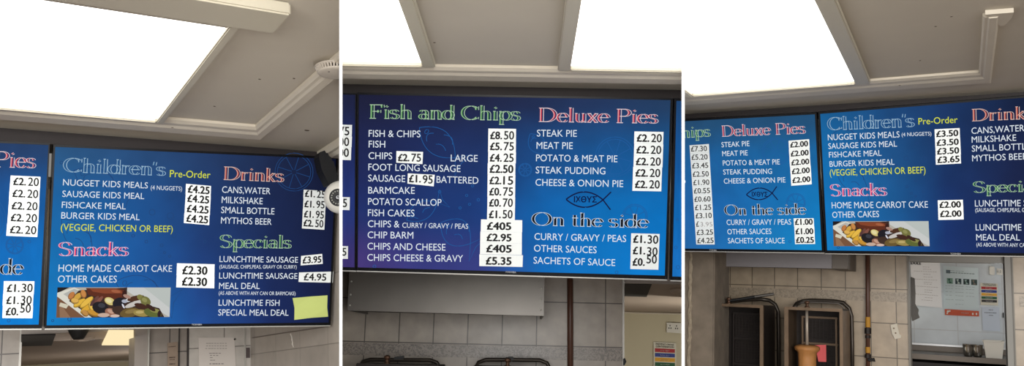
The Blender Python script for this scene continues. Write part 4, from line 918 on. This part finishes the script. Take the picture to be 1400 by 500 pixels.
def grill(bay, label, x0, x1, d, zt, depth, arc, knob, opts):
    """upright gyro grill: steel box frame open to the front, gas burner frames inside, bent pipe behind"""
    root = empty('gyro_grill', bay.W(((x0 + x1) / 2, d + depth / 2, -.62)), label, 'gyro grill', opts.get('group'))
    zb = -.62; t = opts.get('post', .02)
    MS = opts.get('metal', M_SOOT_L)
    for a, b in ((x0, x0 + t * 1.3), (x1 - t, x1)): box_obj('post', bay, MS, (a, b, d, d + .02, zb, zt), root, .002)
    box_obj('top_bar', bay, MS, (x0, x1, d - .002, d + .02, zt - .014, zt), root, .002)
    box_obj('top_plate', bay, M_SOOT, (x0 + .004, x1 - .004, d + .02, d + depth, zt - .01, zt - .003), root)
    for a in (x0 + .002, x1 - .010): box_obj('side_panel', bay, M_SOOT_L if opts.get('lit') else M_SOOT, (a, a + .008, d + .02, d + depth, zb, zt - .01), root)
    box_obj('back_panel', bay, M_SOOT, (x0 + .01, x1 - .01, d + depth - .008, d + depth, zb, zt - .01), root)
    # burner frame
    bx0, bx1 = x0 + (x1 - x0) * .15, x1 - (x1 - x0) * .2; yb = d + depth - .05; zs = zt - .045
    MB = opts.get('burner', M_SOOT_L)
    for a in (bx0, bx1 - .012): box_obj('burner_upright', bay, MB, (a, a + .009, yb, yb + .02, zb, zs), root, .002)
    z = zs
    for k in range(5):
        box_obj('burner_rail', bay, MB, (bx0, bx1, yb - .003, yb + .02, z - .010, z), root, .002)
        if k < 4:
            bm = bmesh.new(); g0, g1 = z - .115, z - .018
            for j in range(9):
                xx = bx0 + .014 + (bx1 - bx0 - .028) * j / 8; tube(bm, [bay.W((xx, yb + .01, g0)), bay.W((xx, yb + .01, g1))], .0012, 5)
            for j in range(7):
                zz = g0 + (g1 - g0) * (j + .5) / 7; tube(bm, [bay.W((bx0 + .012, yb + .012, zz)), bay.W((bx1 - .012, yb + .012, zz))], .0012, 5)
            finish('burner_mesh', bm, mat('burner_mesh_grey', (58, 50, 46), .6, .3, noise=.3), root, bay)
        z -= .13
    # bent pipe
    bm = bmesh.new(); tube(bm, [bay.W(bay.dep(p, dd)) for p, dd in arc], opts.get('pr', .009), 10); finish('bent_pipe', bm, mat('dark_pipe', (66, 58, 50), .4, .5), root, bay, smooth=True)
    for p, dd in opts.get('taps', []):
        bm = bmesh.new(); c = bay.dep(p, dd); lathe(bm, bay.W(c + np.array([-.02, 0, 0])), bay.D((1, 0, 0)), [(.008, 0), (.014, .004), (.014, .018), (.007, .022), (.007, .034), (.012, .036), (.012, .044)], 12); finish('tap', bm, M_BLACK, root, bay)
    # spit bearing on top
    kp = bay.dep(knob, d + .03); bm = bmesh.new(); lathe(bm, bay.W((kp[0], kp[1], zt - .004)), bay.D((0, 0, 1)), [(.013, 0), (.013, .008), (.007, .01), (.007, .02), (.012, .024), (.012, .032), (.004, .036)], 14)
    finish('spit_bearing', bm, mat('rusty_brass', (84, 58, 40), .5, .5), root, bay)
    return root
d2 = W2 - .45; zt2 = B2.dep((545, 497.6), d2)[2]
xa, xb = xat(B2, 487, d2, 498), xat(B2, 600, d2, 498)
bk = W2 - .12
grill(B2, 'dark gyro grill top with bent pipe at the lower left of the middle view', xa, xb, d2, zt2, .3, [((491, 520), bk), ((491.5, 500), bk), ((496, 494), bk), ((506, 491.3), bk), ((550, 491.6), bk), ((588, 492), bk), ((597, 495), bk), ((601, 501), bk), ((602, 520), bk)], (529, 497), {'group': 'gyro grills on the worktops', 'pr': .008, 'metal': M_SOOT})
xa2, xb2 = xat(B2, 646, d2, 499), xat(B2, 752, d2, 499)
grill(B2, 'dark gyro grill top at the foot of the middle view, nearer the brown pipe', xa2, xb2, d2, zt2, .3, [((648, 520), bk), ((649, 502), bk), ((654, 495), bk), ((664, 491.4), bk), ((700, 491.6), bk), ((738, 492), bk), ((748, 496), bk), ((751, 502), bk), ((752, 520), bk)], (694, 497), {'group': 'gyro grills on the worktops', 'pr': .008, 'metal': M_SOOT})
for pts, lab, nm in (([(538, 491), (539, 487.6), (552, 485.8), (552, 490.6)], 'small black metal flap standing on the left gyro grill of the middle view', 'metal_flap'),
                     ([(527, 496), (526.5, 485.5), (528.2, 487), (529.4, 484.6), (531, 487), (532.5, 485.5), (532, 496)], 'small winged tap on the left gyro grill of the middle view', 'winged_tap'),
                     ([(692, 495), (691.5, 487.5), (694, 488.6), (695, 487), (702, 487), (702, 491), (698, 495)], 'small black tap on the gyro grill nearer the brown pipe', 'winged_tap')):
    o = wslab(nm, B2, pts, d2 + .05, .014, M_BLACK, bev=.001); tag(o, lab, 'tap' if 'tap' in nm else 'flap')
# brown pipe
bm = bmesh.new(); tube(bm, [B2.W(B2.dep((779.4, 350), W2 - .03)), B2.W(B2.dep((779.6, 430), W2 - .03)), B2.W(B2.dep((779.8, 560), W2 - .03))], .0125, 14)
r = finish('wall_pipe', bm, M_PIPE, None, B2, smooth=True); tag(r, 'brown vertical pipe on the tiled wall of the middle view', 'pipe', 'brown wall pipes')
# socket and colour chart in the room beyond
def socket_(bay, d, quad, label, group='white wall sockets'):
    o = wslab('wall_socket', bay, quad, d, .012, M_WHITE, bev=.001); tag(o, label, 'wall socket', group); q = [bay.dep(p, d - .0015) for p in quad]
    for u, v in ((.2, .3), (.14, .55), (.26, .55), (.6, .3), (.54, .55), (.66, .55)):
        bm = bmesh.new(); c = bil(q, u, v); h_ = (q[1] - q[0]) * .03; k_ = (q[3] - q[0]) * .07
        ps = [c - h_ - k_, c + h_ - k_, c + h_ + k_, c - h_ + k_]; prism(bm, [bay.W(x) for x in ps], [bay.W(x + np.array([0, .001, 0])) for x in ps]); finish('pin_slot', bm, M_BLACK, o, bay)
    return o
socket_(B2, F2 - .03, [(911.6, 440.6), (934, 441.6), (934, 455.6), (911.4, 454)], 'white double wall socket above the colour chart in the middle view')
CH = [('red_bar', (178, 40, 48), 'RAW MEAT'), ('blue_bar', (44, 66, 150), 'RAW FISH'), ('yellow_bar', (232, 170, 40), 'COOKED MEATS'), ('green_bar', (24, 92, 54), 'SALADS & FRUITS'), ('black_bar', (44, 40, 40), 'VEGETABLES')]
def chart(bay, d, quad, label, v0, dv, bh, cap, title_lines, ink):
    o = wslab('colour_chart', bay, quad, d, .003, mat('chart_paper', (222, 218, 202), .7)); tag(o, label, 'wall chart', 'colour coded kitchen charts'); 
    def dp(p, off=0): return bay.dep(p, d - .002 - off)
    q = [np.array(p, float) for p in quad]
    for i, (nm, c, txt) in enumerate(CH):
        v = v0 + dv * i; ps = [bil(q, u, vv) for u, vv in ((.06, v), (.94, v), (.94, v + bh), (.06, v + bh))]
        bm = bmesh.new(); w_ = [bay.dep(p, d - .001) for p in ps]; prism(bm, [bay.W(x) for x in w_], [bay.W(x + np.array([0, .0008, 0])) for x in w_])
        b_ = finish('colour_bar', bm, mat('chart_' + nm, c, .6), o, bay); 
        if b_: tag(b_, nm.replace('_', ' '))
        mid = bil(q, .3, v + bh * .72); mid2 = bil(q, .7, v + bh * .72)
        if b_: write('bar_words', bay, b_, txt, mid[0], mid[1], mid2[0], mid2[1], cap, mat('chart_white', (226, 226, 220), .7), 0.0, .01, pt=dp)
    for (s, u0, u1, v, cp) in title_lines:
        a, b_ = bil(q, u0, v), bil(q, u1, v); write('chart_title', bay, o, s, a[0], a[1], b_[0], b_[1], cp, ink, 0.0, .02, pt=dp)
    return o
chart(B2, F2 - .02, [(893.5, 467), (924.5, 468.6), (924.8, 513), (893.6, 512)], 'colour coded kitchen chart headed PREVENT CROSS CONTAMINATION in the middle view', .19, .142, .115, 1.6,
      [('PREVENT CROSS', .1, .9, .09, 2.3), ('CONTAMINATION', .1, .9, .16, 2.3)], mat('chart_ink', (52, 48, 46), .7))
# white edge card at the opening corner
o = wslab('wall_bracket', B2, [(852, 490), (854.5, 489), (856.5, 494), (854, 499), (852.2, 499)], W2 - .02, .008, M_BLACK); tag(o, 'small dark bracket on the opening edge at the foot of the middle view', 'bracket')

# ================================================================= RIGHT VIEW OBJECTS
hood(B3, W3 - .42, [(960.6, 325), (1137.2, 325), (1137.2, 366.8), (960.6, 363.4)], .42, 'long plain steel hood under the Deluxe Pies screen of the right view', [], mat('pale_steel', (140, 135, 136), .5, .4, noise=.06, nscale=5))
o = wslab('hood_return', B3, [(1137.8, 325), (1158.4, 325), (1158.4, 367.4), (1137.8, 366.8)], W3 - .40, .38, M_STEEL_D); tag(o, 'darker steel end box at the right of the long hood in the right view', 'duct box')
d3_ = W3 - .5; bk3 = W3 - .12
zt3 = B3.dep((1008, 415.5), d3_)[2]
grill(B3, 'empty dark gyro grill beside the rough pillar in the right view', xat(B3, 975.5, d3_, 420), xat(B3, 1043.5, d3_, 420), d3_, zt3, .3,
      [((1000, 411.8), d3_ + .05), ((1020, 409.6), bk3 - .1), ((1040, 408.6), bk3), ((1052, 410.4), bk3), ((1060, 416), bk3), ((1064, 426), bk3), ((1064.5, 460), bk3), ((1065, 540), bk3)], (996.5, 412),
      {'group': 'gyro grills on the worktops', 'pr': .0105, 'burner': M_SOOT, 'post': .017, 'taps': [((1052, 456), bk3 - .02), ((1052, 487), bk3 - .02)]})
bm = bmesh.new(); tube(bm, [B3.W(B3.dep(p, d3_ + .03)) for p in ((998, 410.6), (1012, 408.8), (1032, 405.4))], .008, 8); r = finish('lever', bm, M_BLACK, None, B3); r.name = 'gas_lever'
tag(r, 'black gas lever lying over the top of the empty gyro grill', 'lever')
bm = bmesh.new(); tube(bm, [B3.W(B3.dep(p, d3_ + .03)) for p in ((1032, 405.4), (1046, 403.4), (1058, 401.6))], .0075, 8); tag(finish('lever_tip', bm, M_STEEL, r, B3), 'bright steel tip')
zt4 = B3.dep((1111, 420.4), d3_)[2]
root = grill(B3, 'gyro grill holding the meat cone in the right view', xat(B3, 1072, d3_, 420), xat(B3, 1152, d3_, 420), d3_, zt4, .3,
      [((1086, 420), bk3 - .06), ((1089, 415), bk3 - .03), ((1097, 411.5), bk3), ((1110, 410.4), bk3), ((1140, 411.5), bk3), ((1153, 413.5), bk3), ((1161, 421), bk3), ((1164, 432), bk3), ((1165, 470), bk3), ((1165.5, 540), bk3)], (1103.5, 416),
      {'group': 'gyro grills on the worktops', 'pr': .0105, 'lit': True, 'post': .015, 'taps': [((1155, 463.5), bk3 - .02), ((1156, 497), bk3 - .02)]})
bm = bmesh.new(); tube(bm, [B3.W(B3.dep(p, bk3 - .03)) for p in ((1092, 416), (1096, 413.6), (1110, 412.8), (1146, 414.4), (1153, 419), (1155, 428), (1156, 540))], .005, 8); finish('thin_pipe', bm, M_STEEL_D, root, B3, smooth=True)
# spit and meat
sp = B3.dep((1103.5, 470), d3_ + .11); z0 = B3.dep((1103.5, 417), d3_ + .11)[2]; z1 = B3.dep((1103.8, 472), d3_ + .11)[2]
bm = bmesh.new(); tube(bm, [B3.W((sp[0] - .001, sp[1], z0)), B3.W((sp[0], sp[1], z1 - .02))], .0075, 10)
root = finish('spit_rod', bm, mat('spit_steel', (186, 172, 156), .4, .3), None, B3, smooth=True); tag(root, 'steel spit rod standing in the right view gyro grill', 'spit')
sc_ = sp[1] / 1150 * 1.07
mr_ = 14.2 * sc_; bm = bmesh.new()
lathe(bm, B3.W((sp[0], sp[1], z1 - .34)), B3.D((0, 0, 1)), [(mr_ * .5, 0), (mr_ * .62, .1), (mr_ * .70, .2), (mr_ * .74, .28), (mr_ * .78, .308), (mr_ * 1.0, .318), (mr_ * 1.04, .328), (mr_ * .98, .336), (mr_ * .7, .342), (mr_ * .3, .344)], 36)
for v in bm.verts: v.co += Vector(B3.D((random.uniform(-1, 1), random.uniform(-1, 1), random.uniform(-.3, .3)))) * .0016
o = finish('gyro_meat', bm, mat('roast_meat', (186, 128, 72), .6, noise=.3, nscale=25, bump=.6), None, B3, smooth=True); tag(o, 'tan meat cone on the spit of the right view gyro grill', 'meat')
o = wslab('pink_card', B3, [(1114, 471.5), (1129.4, 471), (1129.8, 494.5), (1119, 494)], d3_ + .16, .004, mat('pink_card', (232, 96, 96), .6, noise=.1)); tag(o, 'pinkish red card behind the meat cone in the right view', 'card')
# worktops under the grills, below the picture
for bay, x0, x1, dW, lab in ((B2, -.75, .55, W2, 'steel worktop under the two gyro grills of the middle view'), (B3, -1.02, -.3, W3, 'steel worktop under the two gyro grills of the right view')):
    o = box_obj('worktop', bay, M_STEEL, (x0, x1, dW - .62, dW - .01, -.66, -.62), None, .004); tag(o, lab, 'worktop', 'steel worktops')
    r = box_obj('counter_cabinet', bay, M_STEEL_D, (x0 + .02, x1 - .02, dW - .58, dW - .02, -1.5, -.66), None, .003); tag(r, lab.replace('worktop', 'cabinet') , 'cabinet', 'steel cabinets')
    for k in (0, 1):
        w0 = x0 + .04 + k * (x1 - x0 - .08) / 2; dr = box_obj('door', bay, M_STEEL, (w0, w0 + (x1 - x0 - .1) / 2, dW - .595, dW - .581, -1.4, -.7), r, .002)
        box_obj('handle', bay, M_ALU, (w0 + .04, w0 + .16, dW - .615, dW - .596, -.78, -.765), dr, .003)
# brown pipe with yellow valve
bm = bmesh.new(); tube(bm, [B3.W(B3.dep((1186.0, 325), W3 - .03)), B3.W(B3.dep((1186.4, 400), W3 - .03)), B3.W(B3.dep((1187, 560), W3 - .03))], .0105, 14)
r = finish('wall_pipe', bm, M_PIPE, None, B3, smooth=True); tag(r, 'brown vertical pipe with yellow collars left of the hatch in the right view', 'pipe', 'brown wall pipes')
for y0, y1 in ((433, 447), (474, 482)):
    bm = bmesh.new(); tube(bm, [B3.W(B3.dep((1186.4, y0), W3 - .03)), B3.W(B3.dep((1186.6, y1), W3 - .03))], .0118, 12); tag(finish('collar', bm, mat('yellow_tape', (196, 140, 40), .6), r, B3), 'yellow tape collar')
for y0, y1, w_ in ((448, 456, .017), (458, 462, .014), (484, 489, .016)):
    bm = bmesh.new(); tube(bm, [B3.W(B3.dep((1186.5, y0), W3 - .034)), B3.W(B3.dep((1186.6, y1), W3 - .034))], w_, 8); finish('union_nut', bm, M_SOOT, r, B3)
bm = bmesh.new(); tube(bm, [B3.W(B3.dep(p, W3 - .05)) for p in ((1186.6, 491), (1190, 492), (1194.5, 490.5), (1194.8, 494))], .008, 8); finish('valve_handle', bm, M_BLACK, r, B3)
# white switch hanging askew on the tiles
o = wslab('loose_bracket', B3, [(1217.3, 444), (1226.5, 441.8), (1229.2, 457), (1232, 457.6), (1231.6, 461.6), (1223, 463.4), (1221.5, 458), (1219.6, 457)], W3 - .012, .01, mat('ivory_plastic', (216, 206, 186), .5), bev=.0015)
tag(o, 'tilted white plastic bracket on the beige tiles left of the hatch', 'bracket')
for p in ((1222, 448.5), (1224.5, 455)):
    bm = bmesh.new(); lathe(bm, B3.W(B3.dep(p, W3 - .0125)), B3.D((0, -1, 0)), [(.004, 0), (.004, .002)], 10); finish('slot', bm, M_SOOT_L, o, B3)
# hatch: papers on the far wall
PF = F3 - .01
M_WP = mat('bright_paper', (232, 232, 234), .75); M_GP = mat('greenish_poster', (208, 222, 226), .6)
o = notice(B3, PF - .05, [(1244, 356.5), (1285, 358), (1288, 420.5), (1249, 417)], 'tall white cleaning schedule sheet at the left of the hatch', M_WP,
       [(.42, .12, .66, .12, .006), (.42, .17, .72, .17, .006), (.1, .22, .9, .22, .006), (.42, .28, .7, .28, .006), (.42, .34, .74, .34, .006), (.1, .4, .9, .4, .006), (.42, .46, .72, .46, .006), (.42, .5, .7, .5, .006), (.1, .56, .9, .56, .006), (.42, .63, .72, .63, .006), (.42, .68, .7, .68, .006), (.1, .74, .9, .74, .006), (.42, .8, .7, .8, .006), (.3, .86, .7, .86, .006)])
dpf = lambda p, off=0: B3.dep(p, PF - .053 - off)
write('sheet_title', B3, o, 'SCHEDULE', 1232, 360.5, 1259.5, 361.6, 3.6, M_INK, 0, .04, pt=dpf)
o = notice(B3, PF, [(1289.5, 363), (1337.5, 366), (1338.5, 424), (1290, 421.5)], 'pale green food hygiene poster with four small pictures in the hatch', M_GP,
       [(.2, .1, .6, .1, .008), (.2, .14, .9, .14, .018), (.06, .46, .3, .46, .006), (.34, .46, .6, .46, .006), (.64, .46, .9, .46, .006), (.06, .52, .3, .52, .006), (.34, .52, .6, .52, .006), (.64, .52, .9, .52, .006), (.06, .6, .28, .6, .006), (.34, .6, .6, .6, .006), (.64, .6, .88, .6, .006), (.06, .68, .28, .68, .006), (.34, .68, .58, .68, .006), (.64, .68, .9, .68, .006), (.06, .78, .3, .78, .006), (.34, .78, .6, .78, .006), (.34, .88, .6, .88, .006)],
       mp=mat('grey_green_print', (128, 146, 146), .8))
qq = [np.array(p, float) for p in [(1289.5, 363), (1337.5, 366), (1338.5, 424), (1290, 421.5)]]
for i, (u, cs) in enumerate(((.1, ((120, 156, 140), (50, 90, 78))), (.34, ((50, 70, 76), (190, 206, 200))), (.57, ((40, 60, 62), (150, 176, 170))), (.79, ((56, 76, 74), (120, 110, 100))))):
    bm = bmesh.new(); ps = [bil(qq, *uv_) for uv_ in ((u, .28), (u + .17, .28), (u + .17, .41), (u, .41))]; w_ = [B3.dep(p, PF - .0015) for p in ps]
    prism(bm, [B3.W(x) for x in w_], [B3.W(x + np.array([0, .001, 0])) for x in w_])
    t_ = [bil(qq, *uv_) for uv_ in ((u + .03, .30), (u + .1, .29), (u + .08, .35), (u + .15, .39), (u + .06, .405), (u + .07, .36))]; w_ = [B3.dep(p, PF - .0022) for p in t_]
    vs = [bm.verts.new(Vector(B3.W(x))) for x in w_]; f = bm.faces.new(vs); f.material_index = 1
    finish('small_picture', bm, [mat(f'poster_dark_{i}', cs[0], .7), mat(f'poster_light_{i}', cs[1], .7)], o, B3, solid=False)
bm = bmesh.new(); ps = [bil(qq, *uv_) for uv_ in ((.08, .09), (.2, .09), (.2, .17), (.08, .17))]; w_ = [B3.dep(p, PF - .0015) for p in ps]; prism(bm, [B3.W(x) for x in w_], [B3.W(x + np.array([0, .001, 0])) for x in w_]); finish('crest', bm, mat('crest_grey', (96, 112, 118), .7), o, B3)
o = wslab('poster_strip', B3, [(1291.5, 422.2), (1338.5, 425), (1338.6, 432.4), (1292, 430.4)], PF - .004, .004, mat('orange_strip', (204, 84, 46), .6)); tag(o, 'orange red banner strip under the green poster in the hatch', 'banner')
dps = lambda p, off=0: B3.dep(p, PF - .006 - off)
write('strip_words', B3, o, 'FOOD SAFETY', 1314, 428.2, 1325, 428.9, 1.6, mat('chart_white', (226, 226, 220), .7), 0, .01, pt=dps)
bm = bmesh.new()
for cx_, cy_, r_ in ((1296, 425.4, 1.7), (1298.5, 424.8, 1.2), (1295, 428, 1.1)): 
    pts = [B3.W(B3.dep(p, PF - .006)) for p in disc_poly(cx_, cy_, r_, 10)[:-1]]; bm.faces.new([bm.verts.new(Vector(p)) for p in pts])
for x_ in (1329, 1334):
    pts = [B3.W(B3.dep(p, PF - .006)) for p in ((x_, 427.4), (x_ + 2, 427.5), (x_ + 2, 430.4), (x_, 430.2))]; bm.faces.new([bm.verts.new(Vector(p)) for p in pts])
finish('strip_marks', bm, mat('chart_white', (226, 226, 220), .7), o, B3, solid=False)
chart(B3, PF, [(1340, 386.5), (1364, 387.5), (1364.6, 417.5), (1340.6, 416.5)], 'colour coded kitchen chart with five bars in the hatch of the right view', .16, .148, .115, 1.3,
      [('PREVENT CROSS', .15, .9, .06, 1.5), ('CONTAMINATION', .15, .9, .12, 1.5)], mat('chart_ink_light', (120, 116, 112), .7))
o = notice(B3, PF - .004, [(1342, 419.5), (1366, 420.2), (1367.5, 452.6), (1343.8, 451)], 'pale blue white sheet under the colour chart in the hatch', mat('blue_white_paper', (206, 216, 230), .75), [(.4, .1, .65, .1, .025), (.15, .22, .85, .22, .03), (.4, .33, .65, .33, .025)], mp=M_PRINT_D)
socket_(B3, PF, [(1362.6, 366.5), (1371, 367.5), (1371, 375.6), (1362.6, 375)], 'small white wall socket at the upper right of the hatch')
o = wslab('plug_adaptor', B3, [(1353, 363.5), (1360, 364.2), (1360, 376), (1353, 375)], PF - .04, .05, M_WHITE, bev=.004); tag(o, 'white plastic plug box left of the small hatch socket', 'plug box')
# grey oven gloves at the left edge, hanging things at the right
o = wslab('hanging_cloth', B3, [(1245, 378), (1250.5, 380), (1251.5, 400), (1250.5, 415), (1256, 423), (1254.5, 428), (1257.5, 434), (1247, 439), (1244.6, 420)], W3 + .13, .02, mat('grey_cloth', (98, 94, 90), .9, noise=.2), bev=.002); tag(o, 'grey cloth hanging at the left edge of the hatch', 'cloth')
for pts, c, lab, nm in (([(1370.5, 427), (1372.6, 427), (1372.8, 434), (1371, 434)], (40, 42, 44), 'small black clip on the hatch wall right of the pale blue sheet', 'wall_clip'),
                    ([(1376, 404), (1378, 403.6), (1379.4, 412), (1377.6, 417)], (196, 96, 66), 'small orange tag at the right edge of the hatch', 'orange_tag'),
                    ([(1374, 434), (1376.2, 436), (1377.6, 447), (1376, 448)], (96, 98, 98), 'grey hook strip low at the right edge of the hatch', 'hook_strip')):
    o = wslab(nm, B3, pts, PF - .004, .004, mat(nm + '_col', c, .6)); tag(o, lab, nm.split('_')[-1])
# steel shelf, pots and white tub
sd = F3 - .5; zs = B3.dep((1300, 486.5), sd)[2]; xs0, xs1 = x1243 - .3, .55
root = empty('steel_shelf', B3.W((0, sd, zs)), 'stainless steel shelf with upstand at the foot of the hatch', 'shelf')
box_obj('shelf_top', B3, M_STEEL, (xs0, xs1, sd, F3 - .02, zs - .004, zs), root)
box_obj('shelf_front', B3, M_STEEL_D, (xs0, xs1, sd - .006, sd, zs - .03, zs + .002), root, .001)
up0 = B3.dep((1300, 471), F3 - .03)[2]
box_obj('upstand', B3, M_STEEL_D, (xs0, xs1, F3 - .03, F3 - .02, zs, up0 - .012), root); box_obj('upstand_lip', B3, mat('bright_steel_edge', (206, 206, 206), .4, .5), (xs0, xs1, F3 - .045, F3 - .02, up0 - .012, up0), root)
root['label'] = root['label']
box_obj('shelf_leg', B3, M_STEEL_D, (xs0, xs0 + .03, sd + .02, sd + .05, -1.4, zs - .004), root); box_obj('shelf_leg', B3, M_STEEL_D, (xs1 - .03, xs1, sd + .02, sd + .05, -1.4, zs - .004), root)
o = box_obj('dark_cupboard', B3, mat('dark_cupboard_front', (44, 38, 38), .6), (xs0 + .05, xs1 - .05, sd + .03, F3 - .05, -1.4, zs - .05), None, .003); tag(o, 'dark cupboard under the steel shelf in the hatch', 'cupboard')
for k in (0, 1):
    w_ = (xs1 - xs0 - .12) / 2; dr = box_obj('door', B3, mat('dark_cupboard_front', (44, 38, 38), .6), (xs0 + .06 + k * w_, xs0 + .05 + (k + 1) * w_, sd + .016, sd + .029, -1.35, zs - .07), o, .002)
    box_obj('handle', B3, M_STEEL, (xs0 + .1 + k * w_, xs0 + .2 + k * w_, sd + .004, sd + .015, zs - .14, zs - .13), dr, .002)
for px_, lab in ((1324, 'shiny steel pot on the shelf, farther from the white tub'), (1336.6, 'shiny steel pot on the shelf touching the white tub')):
    c = B3.dep((px_, 489), sd + .07); c[2] = zs
    bm = bmesh.new(); lathe(bm, B3.W(c + np.array([0, 0, .0])), B3.D((0, 0, 1)), [(.02, 0.001), (.026, .01), (.0285, .05), (.030, .07), (.0315, .072), (.031, .075), (.028, .072), (.026, .05), (.022, .014), (.0, .012)], 28)
    o = finish('steel_pot', bm, mat('polished_steel', (170, 168, 164), .18, .95), None, B3, smooth=True); tag(o, lab, 'pot', 'steel pots on the shelf')
# tub: open box with tapered walls
ta, tb = B3.dep((1345, 488), sd + .03), B3.dep((1373.5, 488), sd + .03)
x0, x1 = ta[0], tb[0]; tz = B3.dep((1358, 467), sd + .03)[2]; y0, y1 = sd + .025, sd + .2
bm = bmesh.new()
def rect(ix, z): return [bm.verts.new(Vector(B3.W(p))) for p in ((x0 + ix, y0 + ix, z), (x1 - ix, y0 + ix, z), (x1 - ix, y1 - ix, z), (x0 + ix, y1 - ix, z))]
rs = [rect(.012, zs + .001), rect(0, tz), rect(-.004, tz), rect(-.004, tz + .004), rect(.006, tz + .004), rect(.02, zs + .008)]
for p, q in zip(rs, rs[1:]):
    for j in range(4): bm.faces.new((p[j], p[(j + 1) % 4], q[(j + 1) % 4], q[j]))
bm.faces.new(rs[0][::-1]); bm.faces.new(rs[-1])
o = finish('white_tub', bm, mat('white_tub_plastic', (226, 222, 212), .5), None, B3); tag(o, 'open white plastic tub on the steel shelf at the right of the hatch', 'tub')
o = wslab('pepper_mill', B3, [(1376, 478), (1381.5, 478), (1382, 492), (1376.5, 492)], sd + .1, .04, M_STEEL_D, bev=.004); tag(o, 'small grey canister at the right end of the steel shelf', 'canister'); o.name = 'canister'
# fly specks on the ceilings
for bay, pts in ((B1, (((355, 108), 'between lit panel and smoke detector, nearer the panel'), ((402, 107), 'just left of the smoke detector'), ((293, 145), 'between the lit panel and the moulding, left view'), ((419.6, 178), 'large and dark, between moulding and dark corner of the left view'), ((236, 174), 'on the moulding below the lit panel of the left view'))),
                 (B3, (((1379, 17.4), 'large and dark beside the pale moulding block, right view'), ((1258, 82.6), 'middle of the ceiling bay, right view'), ((1230, 116.5), 'on the moulding of the right view'), ((1301, 22.5), 'topmost left of the moulding block, right view'), ((1279, 36), 'second from top left of the moulding block, right view'), ((1303, 107), 'just above the moulding, right view'))),
                 (B2, (((594, 58), 'beside the left lit panel of the middle view'),))):
    for p, where in pts:
        bm = bmesh.new(); c = bay.hz(p, (H1 if bay is B1 else H) + .0075); rx = .009 if 'large' in where else .0035
        if 'on the moulding' in where: c = bay.hz(p, (H1 if bay is B1 else H) - .022); rx = .004
        n_ = 9; vs = [bm.verts.new(Vector(bay.W(c + np.array([rx * math.cos(a) * random.uniform(.7, 1.1), rx * .6 * math.sin(a) * random.uniform(.7, 1.1), 0])))) for a in [2 * math.pi * k / n_ for k in range(n_)]]
        f = bm.faces.new(vs); r_ = bmesh.ops.extrude_face_region(bm, geom=[f]); bmesh.ops.translate(bm, verts=[v for v in r_['geom'] if isinstance(v, bmesh.types.BMVert)], vec=Vector(bay.D((0, 0, -.0012))))
        o = finish('ceiling_fly_mark', bm, mat('fly_mark_brown', (88, 72, 58), .8), None, bay)
        tag(o, 'brown ceiling speck, ' + where, 'fly speck', 'fly specks on the ceilings')
